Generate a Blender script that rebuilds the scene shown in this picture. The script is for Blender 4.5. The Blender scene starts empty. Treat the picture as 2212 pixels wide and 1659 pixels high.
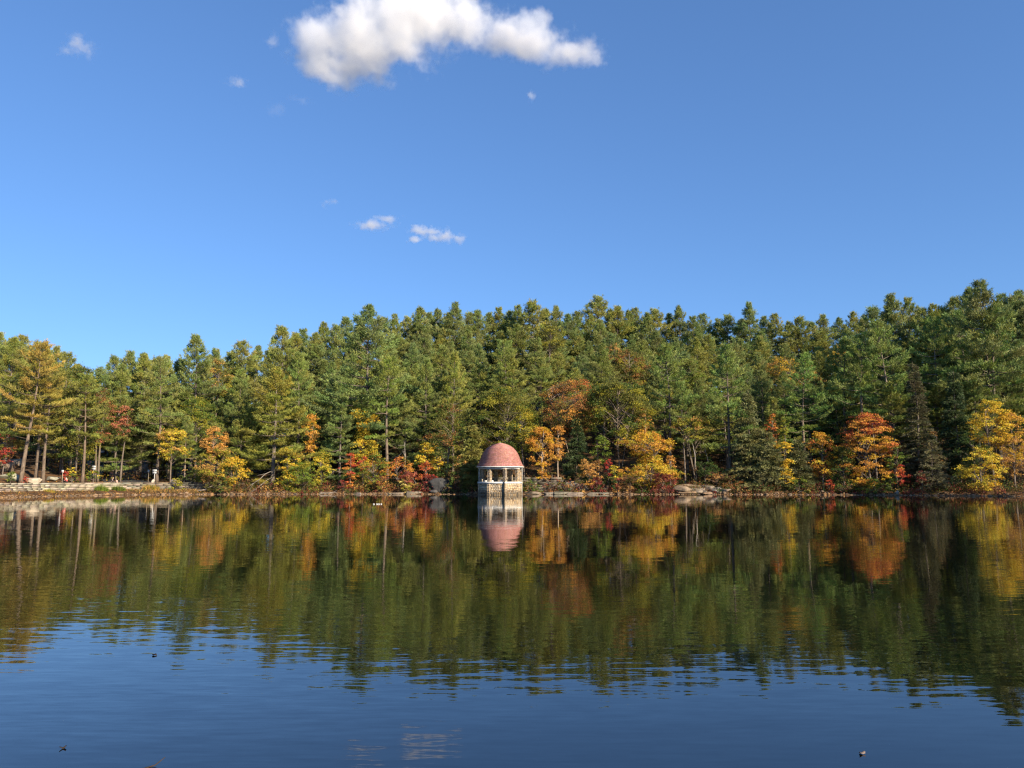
import bpy, bmesh, math
import numpy as np
from mathutils import Vector, Matrix

# ------------------------------------------------------------------ camera, sky, sun, exposure
SC = bpy.context.scene
COL = SC.collection
CAM_H = 2.1
PITCH = math.radians(7.1)
FPX = 1658.0                      # focal length for a 2212 px wide frame
cam_d = bpy.data.cameras.new('camera')
cam_d.sensor_width = 36.0
cam_d.lens = 36.0 * FPX / 2212.0
cam_d.clip_start = 0.1
cam_d.clip_end = 6000
cam = bpy.data.objects.new('camera', cam_d)
COL.objects.link(cam)
cam.location = (0, 0, CAM_H)
cam.rotation_euler = (math.radians(90) + PITCH, 0, 0)
SC.camera = cam

SUN_AZ = math.radians(45)         # behind the camera, to the right
SUN_EL = math.radians(25)
W = bpy.data.worlds.new('World')
SC.world = W
W.use_nodes = True
wn, wl = W.node_tree.nodes, W.node_tree.links
wn.clear()
sky = wn.new('ShaderNodeTexSky')
sky.sky_type = 'NISHITA'
sky.sun_disc = False
sky.sun_elevation = SUN_EL
sky.sun_rotation = math.radians(180) - SUN_AZ
sky.altitude = 100
sky.air_density = 1.0
sky.dust_density = 0.1
sky.ozone_density = 8.0
bg = wn.new('ShaderNodeBackground')
bg.inputs['Strength'].default_value = 0.15
wo = wn.new('ShaderNodeOutputWorld')
gam = wn.new('ShaderNodeGamma'); gam.inputs['Gamma'].default_value = 0.72      # even, deep blue autumn sky
tone = wn.new('ShaderNodeMix'); tone.data_type = 'RGBA'; tone.blend_type = 'MULTIPLY'; tone.inputs[0].default_value = 1
tone.inputs[7].default_value = (.70, .845, 1.04, 1)
wl.new(sky.outputs[0], gam.inputs[0]); wl.new(gam.outputs[0], tone.inputs[6])
wl.new(tone.outputs[2], bg.inputs[0])
wl.new(bg.outputs[0], wo.inputs[0])

sun_d = bpy.data.lights.new('sun', 'SUN')
sun_d.energy = 5.0
sun_d.angle = math.radians(0.53)
sun_d.color = (1.0, 0.86, 0.66)
sun = bpy.data.objects.new('sun', sun_d)
COL.objects.link(sun)
sdir = Vector((math.sin(SUN_AZ) * math.cos(SUN_EL), -math.cos(SUN_AZ) * math.cos(SUN_EL), math.sin(SUN_EL)))
sun.rotation_euler = sdir.to_track_quat('Z', 'Y').to_euler()
sun.location = sdir * 300

SC.view_settings.view_transform = 'Standard'
SC.view_settings.look = 'None'
SC.view_settings.exposure = 0.85
SC.view_settings.gamma = 1.0
SC.view_settings.use_curve_mapping = False
SC.render.engine = 'CYCLES'
cy = SC.cycles
cy.use_denoising = True
cy.denoiser = 'OPENIMAGEDENOISE'
cy.denoising_input_passes = 'RGB_ALBEDO_NORMAL'
cy.denoising_prefilter = 'NONE'
cy.pixel_filter_type = 'BLACKMAN_HARRIS'
cy.filter_width = 1.25
cy.use_adaptive_sampling = True
cy.adaptive_threshold = 0.012
cy.adaptive_min_samples = 24
cy.max_bounces = 12
cy.diffuse_bounces = 1
cy.glossy_bounces = 2
cy.transmission_bounces = 2
cy.transparent_max_bounces = 6
cy.volume_bounces = 9
cy.volume_step_rate = 0.22
cy.volume_max_steps = 512
cy.caustics_reflective = False
cy.caustics_refractive = False
cy.sample_clamp_indirect = 8.0

# ------------------------------------------------------------------ picture geometry (2212 px wide frame)
CP, SP = math.cos(PITCH), math.sin(PITCH)
def ray(px, py):
    u = (px - 1106.0) / FPX
    v = (829.5 - py) / FPX
    yy = CP - SP * v
    return u / yy, (SP + CP * v) / yy
def xof(px, Y, py=1040):
    return ray(px, py)[0] * Y
def zof(py, Y, px=1106):
    return CAM_H + ray(px, py)[1] * Y

# ------------------------------------------------------------------ terrain
_K = [(-2600, 30), (-1200, 40), (-500, 55), (-200, 78), (0, 90), (100, 97), (200, 103), (274, 107), (436, 110), (700, 112), (900, 112),
      (1000, 110.5), (1100, 111), (1300, 111), (1500, 110), (1700, 109), (1800, 107), (1950, 104), (2100, 100),
      (2212, 97), (2400, 87), (2700, 76), (3200, 62), (3800, 52), (4600, 42), (5600, 32)]
_KU = np.array([(k[0] - 1106) / FPX / 1.008 for k in _K])
_KY = np.array([k[1] for k in _K], float)
_H = [(-2600, .2), (-300, .25), (0, .2), (120, .15), (200, .03), (400, .04), (520, .10), (700, .27), (900, .36), (2212, .40), (3000, .36), (5600, .3)]
_HU = np.array([(k[0] - 1106) / FPX / 1.008 for k in _H])
_HS = np.array([k[1] for k in _H])
def sstep(a, b, x):
    t = np.clip((x - a) / (b - a), 0, 1)
    return t * t * (3 - 2 * t)
def shore(U):
    return np.interp(U, _KU, _KY)
U_WALL0, U_WALL1 = (-330 - 1106) / FPX / 1.008, (478 - 1106) / FPX / 1.008
def ground(x, y):
    x = np.asarray(x, float); y = np.asarray(y, float)
    U = x / y
    sy = shore(U)
    wob = 0.35 * np.sin(x * .9) + 0.3 * np.sin(x * 2.3 + 1.7) + .15 * np.sin(x * 5.1)
    d = y - sy + wob * np.where(np.abs(y - sy) < 4, 1, 0) * (1 - sstep(0, 4, np.abs(y - sy)))
    hs = np.interp(U, _HU, _HS)
    wm = 1 - sstep(U_WALL1 - .03, U_WALL1 + .02, U)
    bank = 0.55 * sstep(0, 2.2, d) + .25 * sstep(2, 6, d)
    wall = 0.1 * sstep(0, .6, d) + .55 * sstep(0.3, 4.3, d) + .95 * sstep(4.55, 4.75, d)
    z = bank * (1 - wm) + wall * wm
    dd = np.maximum(d - 6, 0)
    z = z + hs * 80 * np.tanh(dd / 80.0)
    z = z + (1 - sstep(-.42, -.28, U)) * .30 * np.maximum(d - 42, 0) * (1 - sstep(60, 130, d) * .6)
    rough = (.10 * np.sin(x * .7 + y * .4) + .08 * np.sin(x * 1.7 - y * 1.1) + .05 * np.sin(x * 3.1 + y * 2.7)) * sstep(.5, 6, d) * (1 - wm * (1 - sstep(8, 14, d)))
    z = z + rough
    z = np.where(d < 0, np.maximum(d * .12, -1.5), z)
    return z
def gz(x, y):
    return float(ground(np.array([x]), np.array([y]))[0])
def spot(px, d):
    """a point d metres inland of the shoreline in the direction of picture column px"""
    Y = float(shore((px - 1106) / FPX / 1.008)) + d
    x = xof(px, Y)
    return x, Y

# ------------------------------------------------------------------ mesh helpers
class MB:
    def __init__(self):
        self.v, self.f, self.c, self.n = [], [], [], 0
    def add(self, v, f, c=None):
        v = np.asarray(v, float).reshape(-1, 3)
        f = np.asarray(f, int).reshape(-1, 3)
        self.v.append(v); self.f.append(f + self.n)
        if c is None: c = np.ones((len(v), 3))
        c = np.asarray(c, float)
        if c.ndim == 1: c = np.tile(c, (len(v), 1))
        self.c.append(c); self.n += len(v)
    def mesh(self, name, mat=None, smooth=False):
        v = np.concatenate(self.v) if self.v else np.zeros((0, 3))
        f = np.concatenate(self.f) if self.f else np.zeros((0, 3), int)
        c = np.concatenate(self.c) if self.c else np.zeros((0, 3))
        me = bpy.data.meshes.new(name)
        me.vertices.add(len(v)); me.vertices.foreach_set('co', v.ravel().astype(np.float32))
        me.loops.add(len(f) * 3); me.loops.foreach_set('vertex_index', f.ravel().astype(np.int32))
        me.polygons.add(len(f)); me.polygons.foreach_set('loop_start', np.arange(0, len(f) * 3, 3, dtype=np.int32))
        if smooth: me.polygons.foreach_set('use_smooth', np.ones(len(f), bool))
        a = me.attributes.new('Col', 'FLOAT_COLOR', 'POINT')
        a.data.foreach_set('color', np.concatenate([c, np.ones((len(c), 1))], 1).ravel().astype(np.float32))
        me.update(calc_edges=True)
        if mat: me.materials.append(mat)
        return me
    def build(self, name, mat=None, parent=None, smooth=False):
        return link(name, self.mesh(name, mat, smooth), parent)
def link(name, data, parent=None):
    o = bpy.data.objects.new(name, data)
    COL.objects.link(o)
    if parent: o.parent = parent
    return o
def empty(name, loc, rz=0, label=None, cat=None, group=None):
    o = bpy.data.objects.new(name, None)
    COL.objects.link(o)
    o.location = loc; o.rotation_euler = (0, 0, rz); o.empty_display_size = .3
    return tag(o, label, cat, group)
def tag(o, label=None, cat=None, group=None, kind=None):
    if label: o['label'] = label
    if cat: o['category'] = cat
    if group: o['group'] = group
    if kind: o['kind'] = kind
    return o
def nrm(a):
    return a / np.maximum(np.linalg.norm(a, axis=-1, keepdims=True), 1e-9)
def tube(mb, pts, rad, k=5, col=None, cap=True):
    pts = np.asarray(pts, float); n = len(pts)
    rad = np.broadcast_to(np.asarray(rad, float), (n,))
    t = nrm(np.gradient(pts, axis=0))
    ref = np.where(np.abs(t[:, 2:3]) < .9, np.array([[0, 0, 1.]]), np.array([[1., 0, 0]]))
    a = nrm(np.cross(t, ref)); b = np.cross(t, a)
    ang = np.arange(k) * 2 * np.pi / k
    ring = pts[:, None] + rad[:, None, None] * (np.cos(ang)[None, :, None] * a[:, None] + np.sin(ang)[None, :, None] * b[:, None])
    v = ring.reshape(-1, 3)
    i = np.arange(n - 1)[:, None] * k; j = np.arange(k)[None]; jn = (j + 1) % k
    A, B, C, D = i + j, i + jn, i + k + jn, i + k + j
    f = np.concatenate([np.stack([A, B, C], -1).reshape(-1, 3), np.stack([A, C, D], -1).reshape(-1, 3)])
    if cap:
        v = np.concatenate([v, pts[-1:], pts[:1]])
        top = (n - 1) * k + np.arange(k)
        f = np.concatenate([f, np.stack([top, (n - 1) * k + (np.arange(k) + 1) % k, np.full(k, n * k)], -1),
                            np.stack([(np.arange(k) + 1) % k, np.arange(k), np.full(k, n * k + 1)], -1)])
    mb.add(v, f, col)
def boxm(mb, c, s, col=None, rz=0, jit=0, rng=None):
    sx, sy, sz = s[0] / 2, s[1] / 2, s[2] / 2
    v = np.array([[x, y, z] for z in (-sz, sz) for y in (-sy, sy) for x in (-sx, sx)], float)
    if jit: v += rng.uniform(-jit, jit, v.shape)
    ca, sa = math.cos(rz), math.sin(rz)
    v = v @ np.array([[ca, sa, 0], [-sa, ca, 0], [0, 0, 1]]) + np.asarray(c)
    q = [(0, 2, 3, 1), (4, 5, 7, 6), (0, 1, 5, 4), (1, 3, 7, 5), (3, 2, 6, 7), (2, 0, 4, 6)]
    f = [t for a, b, c_, d in q for t in ((a, b, c_), (a, c_, d))]
    mb.add(v, f, col)
def leafset(mb, P, N, S, C, rng, asp=.62):
    n = len(P)
    N = nrm(N)
    a = nrm(np.cross(N, nrm(rng.normal(size=(n, 3)))))
    b = np.cross(N, a)
    S = np.asarray(S).reshape(-1, 1)
    v = np.stack([P - a * S * .5, P + b * S * .5 * asp + N * S * .07, P + a * S * .5, P - b * S * .5 * asp + N * S * .07], 1).reshape(-1, 3)
    i = np.arange(n)[:, None] * 4
    f = np.concatenate([i + np.array([[0, 1, 2]]), i + np.array([[0, 2, 3]])])
    mb.add(v, f, np.repeat(C, 4, axis=0))

# ------------------------------------------------------------------ materials
def newmat(name):
    m = bpy.data.materials.new(name); m.use_nodes = True
    nt = m.node_tree; nt.nodes.clear()
    return m, nt.nodes, nt.links
def principled(N, rough=.8, spec=.3):
    p = N.new('ShaderNodeBsdfPrincipled')
    p.inputs['Roughness'].default_value = rough
    p.inputs['Specular IOR Level'].default_value = spec
    return p
def out(N, L, s):
    o = N.new('ShaderNodeOutputMaterial'); L.new(s, o.inputs['Surface']); return o
def ramp(N, stops, interp='LINEAR'):
    r = N.new('ShaderNodeValToRGB'); e = r.color_ramp.elements
    r.color_ramp.interpolation = interp
    while len(e) < len(stops): e.new(.5)
    for x, (p, c) in zip(e, stops):
        x.position = p; x.color = (*c, 1)
    return r
def foliage_mat(name, trans=.3, tint=True, rough=.6, spec=.25):
    m, N, L = newmat(name)
    at = N.new('ShaderNodeAttribute'); at.attribute_name = 'Col'
    src = at.outputs['Color']
    if tint:
        oi = N.new('ShaderNodeObjectInfo')
        mx = N.new('ShaderNodeMix'); mx.data_type = 'RGBA'; mx.blend_type = 'MULTIPLY'; mx.inputs[0].default_value = 1
        L.new(src, mx.inputs[6]); L.new(oi.outputs['Color'], mx.inputs[7]); src = mx.outputs[2]
    p = principled(N, rough, spec); L.new(src, p.inputs['Base Color'])
    t = N.new('ShaderNodeBsdfTranslucent'); L.new(src, t.inputs['Color'])
    ms = N.new('ShaderNodeMixShader'); ms.inputs[0].default_value = trans
    L.new(p.outputs[0], ms.inputs[1]); L.new(t.outputs[0], ms.inputs[2])
    out(N, L, ms.outputs[0])
    return m
def noise_mat(name, stops, scale=3.0, detail=6, rough=.85, spec=.25, bump=.3, bscale=None, bdist=.03, vcol=False, tint=False, stretch=None, distort=0):
    m, N, L = newmat(name)
    tc = N.new('ShaderNodeTexCoord')
    vec = tc.outputs['Object']
    if stretch:
        mp = N.new('ShaderNodeMapping'); mp.inputs['Scale'].default_value = stretch
        L.new(vec, mp.inputs[0]); vec = mp.outputs[0]
    n = N.new('ShaderNodeTexNoise'); n.inputs['Scale'].default_value = scale; n.inputs['Detail'].default_value = detail
    n.inputs['Roughness'].default_value = .62; n.inputs['Distortion'].default_value = distort
    L.new(vec, n.inputs['Vector'])
    r = ramp(N, stops); L.new(n.outputs['Fac'], r.inputs[0])
    src = r.outputs[0]
    if vcol:
        at = N.new('ShaderNodeAttribute'); at.attribute_name = 'Col'
        mx = N.new('ShaderNodeMix'); mx.data_type = 'RGBA'; mx.blend_type = 'MULTIPLY'; mx.inputs[0].default_value = 1
        L.new(src, mx.inputs[6]); L.new(at.outputs['Color'], mx.inputs[7]); src = mx.outputs[2]
    if tint:
        oi = N.new('ShaderNodeObjectInfo')
        mx = N.new('ShaderNodeMix'); mx.data_type = 'RGBA'; mx.blend_type = 'MULTIPLY'; mx.inputs[0].default_value = 1
        L.new(src, mx.inputs[6]); L.new(oi.outputs['Color'], mx.inputs[7]); src = mx.outputs[2]
    p = principled(N, rough, spec); L.new(src, p.inputs['Base Color'])
    if bump:
        n2 = N.new('ShaderNodeTexNoise'); n2.inputs['Scale'].default_value = bscale or scale * 3; n2.inputs['Detail'].default_value = 5
        L.new(vec, n2.inputs['Vector'])
        b = N.new('ShaderNodeBump'); b.inputs['Strength'].default_value = bump; b.inputs['Distance'].default_value = bdist
        L.new(n2.outputs['Fac'], b.inputs['Height']); L.new(b.outputs[0], p.inputs['Normal'])
    out(N, L, p.outputs[0])
    return m

M_NEEDLE = foliage_mat('needles', trans=.18, rough=.55, spec=.3)
M_LEAF = foliage_mat('leaves', trans=.3, tint=False, rough=.6)
M_BARK = noise_mat('bark', [(.25, (.07, .052, .04)), (.5, (.17, .135, .105)), (.75, (.27, .225, .18))], scale=5, stretch=(1, 1, .25), bump=.6, bscale=9, bdist=.05, tint=True)
M_GROUND = noise_mat('leaf_litter', [(.25, (.022, .015, .009)), (.45, (.07, .04, .02)), (.58, (.16, .082, .034)), (.72, (.10, .065, .034)), (.9, (.24, .15, .075))], scale=.9, detail=10, bump=.5, bscale=7, bdist=.06)
M_ROCK = noise_mat('granite', [(.25, (.10, .092, .083)), (.5, (.24, .215, .185)), (.75, (.42, .37, .31))], scale=1.6, detail=8, bump=.5, bscale=7, bdist=.05, tint=True)
M_STONE = noise_mat('field_stone', [(.2, (.27, .21, .145)), (.5, (.46, .37, .26)), (.8, (.60, .50, .37))], scale=3.5, detail=6, bump=.5, bscale=14, bdist=.02, tint=True)
M_MORTAR = noise_mat('mortar', [(.3, (.10, .085, .07)), (.7, (.19, .165, .135))], scale=4, bump=.3)
M_WHITE = noise_mat('white_paint', [(.2, (.55, .51, .44)), (.5, (.74, .71, .65)), (.8, (.80, .78, .74))], scale=2.2, rough=.6, bump=.15)
M_TWIG = noise_mat('dead_wood', [(.3, (.19, .165, .14)), (.7, (.38, .34, .29))], scale=8, bump=.3, tint=True)
# ------------------------------------------------------------------ ground, water, near bank, path
def build_ground():
    us = np.concatenate([np.linspace(_KU[0], -.75, 60), np.linspace(-.745, .72, 640), np.linspace(.73, _KU[-1], 90)])
    ds = np.concatenate([[-12, -6, -3, -1.5, -.8], np.arange(-.4, 4.2, .2), [4.3, 4.5, 4.56, 4.62, 4.68, 4.75, 4.85, 5.2, 5.6], np.arange(6, 30, .8),
                         np.arange(30, 80, 2.5), [82, 90, 100, 120, 160, 240, 400, 900, 2500]])
    U, D = np.meshgrid(us, ds)
    Y = shore(U) + D
    X = U * Y
    Z = ground(X, Y)
    ny, nx = U.shape
    v = np.stack([X, Y, Z], -1).reshape(-1, 3)
    i = (np.arange(ny - 1)[:, None] * nx + np.arange(nx - 1)[None]).ravel()
    f = np.concatenate([np.stack([i, i + 1, i + nx + 1], 1), np.stack([i, i + nx + 1, i + nx], 1)])
    mb = MB(); mb.add(v, f)
    o = mb.build('ground', M_GROUND, smooth=True)
    tag(o, 'leaf-strewn wooded slope rising from the far shore', kind='structure')
build_ground()

def water_mat():
    m, N, L = newmat('lake_water')
    geo = N.new('ShaderNodeNewGeometry')
    def layer(sx, sy, det, amp_x, amp_y, rot, seed):
        mp = N.new('ShaderNodeMapping')
        mp.inputs['Scale'].default_value = (sx, sy, 1); mp.inputs['Rotation'].default_value = (0, 0, rot)
        mp.inputs['Location'].default_value = (seed, seed * 1.7, 0)
        L.new(geo.outputs['Position'], mp.inputs[0])
        n = N.new('ShaderNodeTexNoise'); n.inputs['Scale'].default_value = 1; n.inputs['Detail'].default_value = det
        n.inputs['Roughness'].default_value = .5
        L.new(mp.outputs[0], n.inputs['Vector'])
        s = N.new('ShaderNodeVectorMath'); s.operation = 'SUBTRACT'; s.inputs[1].default_value = (.5, .5, .5)
        L.new(n.outputs['Color'], s.inputs[0])
        k = N.new('ShaderNodeVectorMath'); k.operation = 'MULTIPLY'; k.inputs[1].default_value = (amp_x, amp_y, 0)
        L.new(s.outputs[0], k.inputs[0])
        return k.outputs[0]
    a = layer(1.7, 11.5, 2, .024, .064, .06, 3.1)
    b = layer(4.5, 27.0, 1, .014, .040, -.05, 11.3)
    c = layer(.25, .9, 2, .006, .014, .1, 7.7)
    # wind patches: where the ripples are stronger
    mp = N.new('ShaderNodeMapping'); mp.inputs['Scale'].default_value = (.05, .11, 1); mp.inputs['Location'].default_value = (1.3, 4.2, 0)
    L.new(geo.outputs['Position'], mp.inputs[0])
    n = N.new('ShaderNodeTexNoise'); n.inputs['Scale'].default_value = 1; n.inputs['Detail'].default_value = 3
    L.new(mp.outputs[0], n.inputs['Vector'])
    mr = N.new('ShaderNodeMapRange'); mr.inputs[1].default_value = .35; mr.inputs[2].default_value = .65
    mr.inputs[3].default_value = .3; mr.inputs[4].default_value = 1.3
    L.new(n.outputs['Fac'], mr.inputs[0])
    def vadd(p, q):
        s = N.new('ShaderNodeVectorMath'); s.operation = 'ADD'; L.new(p, s.inputs[0]); L.new(q, s.inputs[1]); return s.outputs[0]
    ab = vadd(a, b)
    sc = N.new('ShaderNodeVectorMath'); sc.operation = 'SCALE'; L.new(ab, sc.inputs[0]); L.new(mr.outputs[0], sc.inputs['Scale'])
    tot = vadd(sc.outputs[0], c)
    # open water is ruffled by the breeze, the far sheltered side is calmer
    sep = N.new('ShaderNodeSeparateXYZ'); L.new(geo.outputs['Position'], sep.inputs[0])
    mr2 = N.new('ShaderNodeMapRange'); mr2.inputs[1].default_value = 6; mr2.inputs[2].default_value = 70
    mr2.inputs[3].default_value = 1.0; mr2.inputs[4].default_value = .28
    L.new(sep.outputs[1], mr2.inputs[0])
    sc2 = N.new('ShaderNodeVectorMath'); sc2.operation = 'SCALE'; L.new(tot, sc2.inputs[0]); L.new(mr2.outputs[0], sc2.inputs['Scale'])
    up = N.new('ShaderNodeVectorMath'); up.operation = 'ADD'; up.inputs[1].default_value = (0, 0, 1); L.new(sc2.outputs[0], up.inputs[0])
    no = N.new('ShaderNodeVectorMath'); no.operation = 'NORMALIZE'; L.new(up.outputs[0], no.inputs[0])
    p = principled(N, .0, .5)
    p.inputs['Base Color'].default_value = (.0018, .0022, .0016, 1)
    p.inputs['Roughness'].default_value = .015
    p.inputs['IOR'].default_value = 1.7
    L.new(no.outputs[0], p.inputs['Normal'])
    out(N, L, p.outputs[0])
    return m
mb = MB()
mb.add([(-190, 2.2, 0), (160, 2.2, 0), (160, 122, 0), (-190, 122, 0)], [(0, 1, 2), (0, 2, 3)])
tag(mb.build('water', water_mat()), 'dark rippled lake reflecting the wooded shore and sky', kind='structure')

# near bank under the camera
xs = np.linspace(-60, 60, 61); ys = np.linspace(-30, 3.4, 30)
X, Y = np.meshgrid(xs, ys)
Z = .55 - .75 * sstep(1.2, 3.2, Y + .25 * np.sin(X * 1.3)) + .05 * np.sin(X * 2.1 + Y * 1.7)
i = (np.arange(29)[:, None] * 61 + np.arange(60)[None]).ravel()
mb = MB(); mb.add(np.stack([X, Y, Z], -1).reshape(-1, 3), np.concatenate([np.stack([i, i + 1, i + 62], 1), np.stack([i, i + 62, i + 61], 1)]))
tag(mb.build('near_bank', M_GROUND, smooth=True), 'near bank of the lake', kind='structure')

# asphalt path climbing into the trees behind the wall
M_ASPHALT = noise_mat('asphalt', [(.3, (.045, .045, .047)), (.7, (.095, .093, .09))], scale=2.5, detail=8, bump=.2, bscale=30, bdist=.01)
mb = MB()
cl = [(300, 5.6), (286, 8), (268, 12), (250, 18), (238, 26), (225, 38), (205, 60)]
L_, R_ = [], []
for k, (px, d) in enumerate(cl):
    x, y = spot(px, d)
    w = 3.4 if k else 4.2
    for s, lst in ((-1, L_), (1, R_)):
        lst.append([x + s * w, y])
pts = []
for a, b in zip(L_, R_):
    for t in np.linspace(0, 1, 9):
        q = np.array(a) * (1 - t) + np.array(b) * t
        pts.append(q)
pts = np.array(pts).reshape(len(cl), 9, 2)
fine = []
for k in range(len(cl) - 1):
    for t in np.linspace(0, 1, 12, endpoint=False): fine.append(pts[k] * (1 - t) + pts[k + 1] * t)
fine.append(pts[-1]); fine = np.array(fine)
Zp = ground(fine[..., 0], fine[..., 1]) + .05
v = np.concatenate([fine, Zp[..., None]], -1).reshape(-1, 3)
n = len(fine); i = (np.arange(n - 1)[:, None] * 9 + np.arange(8)[None]).ravel()
mb.add(v, np.concatenate([np.stack([i, i + 1, i + 10], 1), np.stack([i, i + 10, i + 9], 1)]))
tag(mb.build('path', M_ASPHALT, smooth=True), 'grey asphalt path leading into the dark woods', kind='structure')
# ------------------------------------------------------------------ domed stone pavilion standing in the water
PAV_Y = 108.4
PAV_X = xof(1080.5, PAV_Y)
PR = 3.12
def stone_poly(cx, cz, w, h, rng):
    k = 8
    base = np.array([(-.5, -.32), (-.3, -.5), (.3, -.5), (.5, -.3), (.5, .3), (.28, .5), (-.3, .5), (-.5, .32)]) + rng.uniform(-.055, .055, (k, 2))
    return np.stack([cx + base[:, 0] * w, cz + base[:, 1] * h], 1)
def stone_mesh(mb, poly, proud, O, ex, en, rng, col=None):
    """poly in (along, up) of a wall plane with origin O, direction ex and outward normal en"""
    k = len(poly); c = poly.mean(0)
    rings = []
    for s, dep in ((1.0, -.03), (.96, proud * .6), (.72, proud * rng.uniform(.9, 1.15))):
        q = c + (poly - c) * s
        rings.append(O + q[:, :1] * ex + en * dep + q[:, 1:2] * np.array([0, 0, 1.]))
    mid = O + c[0] * ex + en * proud * rng.uniform(.95, 1.2) + c[1] * np.array([0, 0, 1.])
    v = np.concatenate(rings + [mid[None]])
    f = []
    for r in range(2):
        for j in range(k):
            a, b = r * k + j, r * k + (j + 1) % k
            f += [(a, b, b + k), (a, b + k, a + k)]
    for j in range(k): f.append((2 * k + j, 2 * k + (j + 1) % k, 3 * k))
    mb.add(v, f, col)
def rubble(wd, ht, rng, hmin=.17, hmax=.30, wmin=.20, wmax=.44, gap=.018):
    z = 0; res = []
    while z < ht - .05:
        h = min(rng.uniform(hmin, hmax), ht - z)
        if ht - z - h < .1: h = ht - z
        x = 0
        while x < wd - .02:
            w = min(rng.uniform(wmin, wmax), wd - x)
            if wd - x - w < .13: w = wd - x
            if h > .22 and w < .3 and rng.random() < .3:
                hh = h * rng.uniform(.4, .6)
                res.append(stone_poly(x + w / 2, z + hh / 2, w - gap, hh - gap, rng)); res.append(stone_poly(x + w / 2, z + hh + (h - hh) / 2, w - gap, h - hh - gap, rng))
            else:
                res.append(stone_poly(x + w / 2, z + h / 2 + rng.uniform(-.012, .012), w - gap, h - gap, rng))
            x += w
        z += h
    return res
def stone_tint(rng):
    t = rng.choice(5, p=[.38, .22, .2, .12, .08])
    c = np.array([(1, 1, 1), (1.18, 1.02, .78), (.75, .74, .74), (1.25, 1.15, .98), (.6, .5, .42)][t]) * rng.uniform(.8, 1.15)
    return (*c, 1)
def prism_oct(mb, R, z0, z1, rot, n=8, R2=None):
    R2 = R if R2 is None else R2
    a = rot + np.arange(n) * 2 * np.pi / n
    # angle measured from the camera-facing direction (-y) towards +x
    p = np.stack([np.sin(a), -np.cos(a)], 1)
    v = np.concatenate([np.c_[p * R, np.full(n, z0)], np.c_[p * R2, np.full(n, z1)], [[0, 0, z0]], [[0, 0, z1]]])
    f = []
    for j in range(n):
        k = (j + 1) % n
        f += [(j, k, n + k), (j, n + k, n + j), (k, j, 2 * n), (n + j, n + k, 2 * n + 1)]
    mb.add(v, f)
def ring_oct(mb, Ro, Ri, z0, z1, rot, n=8):
    a = rot + np.arange(n) * 2 * np.pi / n
    p = np.stack([np.sin(a), -np.cos(a)], 1)
    v = np.concatenate([np.c_[p * Ro, np.full(n, z0)], np.c_[p * Ro, np.full(n, z1)], np.c_[p * Ri, np.full(n, z0)], np.c_[p * Ri, np.full(n, z1)]])
    f = []
    for j in range(n):
        k = (j + 1) % n
        for a_, b_, c_, d_ in ((j, k, n + k, n + j), (2 * n + k, 2 * n + j, 3 * n + j, 3 * n + k), (n + j, n + k, 3 * n + k, 3 * n + j), (k, j, 2 * n + j, 2 * n + k)):
            f += [(a_, b_, c_), (a_, c_, d_)]
    mb.add(v, f)
def wet_stone(name, base):
    """field stone with the dark band that the changing water level has left"""
    m = base.copy(); m.name = name
    N, L = m.node_tree.nodes, m.node_tree.links
    p = next(n for n in N if n.type == 'BSDF_PRINCIPLED')
    src = p.inputs['Base Color'].links[0].from_socket
    g = N.new('ShaderNodeNewGeometry'); s = N.new('ShaderNodeSeparateXYZ'); L.new(g.outputs['Position'], s.inputs[0])
    nz = N.new('ShaderNodeTexNoise'); nz.inputs['Scale'].default_value = 2.2; nz.inputs['Detail'].default_value = 4; L.new(g.outputs['Position'], nz.inputs['Vector'])
    ad = N.new('ShaderNodeMath'); ad.operation = 'MULTIPLY_ADD'; ad.inputs[1].default_value = -.8; L.new(nz.outputs['Fac'], ad.inputs[0]); L.new(s.outputs[2], ad.inputs[2])
    mr = N.new('ShaderNodeMapRange'); mr.inputs[1].default_value = -.15; mr.inputs[2].default_value = .45; mr.inputs[3].default_value = .38; mr.inputs[4].default_value = 1
    L.new(ad.outputs[0], mr.inputs[0])
    mx = N.new('ShaderNodeMix'); mx.data_type = 'RGBA'; mx.blend_type = 'MULTIPLY'; mx.inputs[0].default_value = 1
    L.new(src, mx.inputs[6]); L.new(mr.outputs[0], mx.inputs[7]); L.new(mx.outputs[2], p.inputs['Base Color'])
    return m
M_WETSTONE = wet_stone('field_stone_wet_foot', M_STONE)
M_TILE = noise_mat('clay_tile', [(.25, (.31, .14, .115)), (.5, (.40, .18, .148)), (.78, (.48, .245, .205))], scale=1.7, detail=7, rough=.75, bump=.2, bscale=20, bdist=.01, vcol=True)
M_PIPE = noise_mat('dark_pipe', [(.3, (.012, .011, .011)), (.7, (.03, .027, .025))], scale=5, rough=.5, bump=0)

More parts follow.
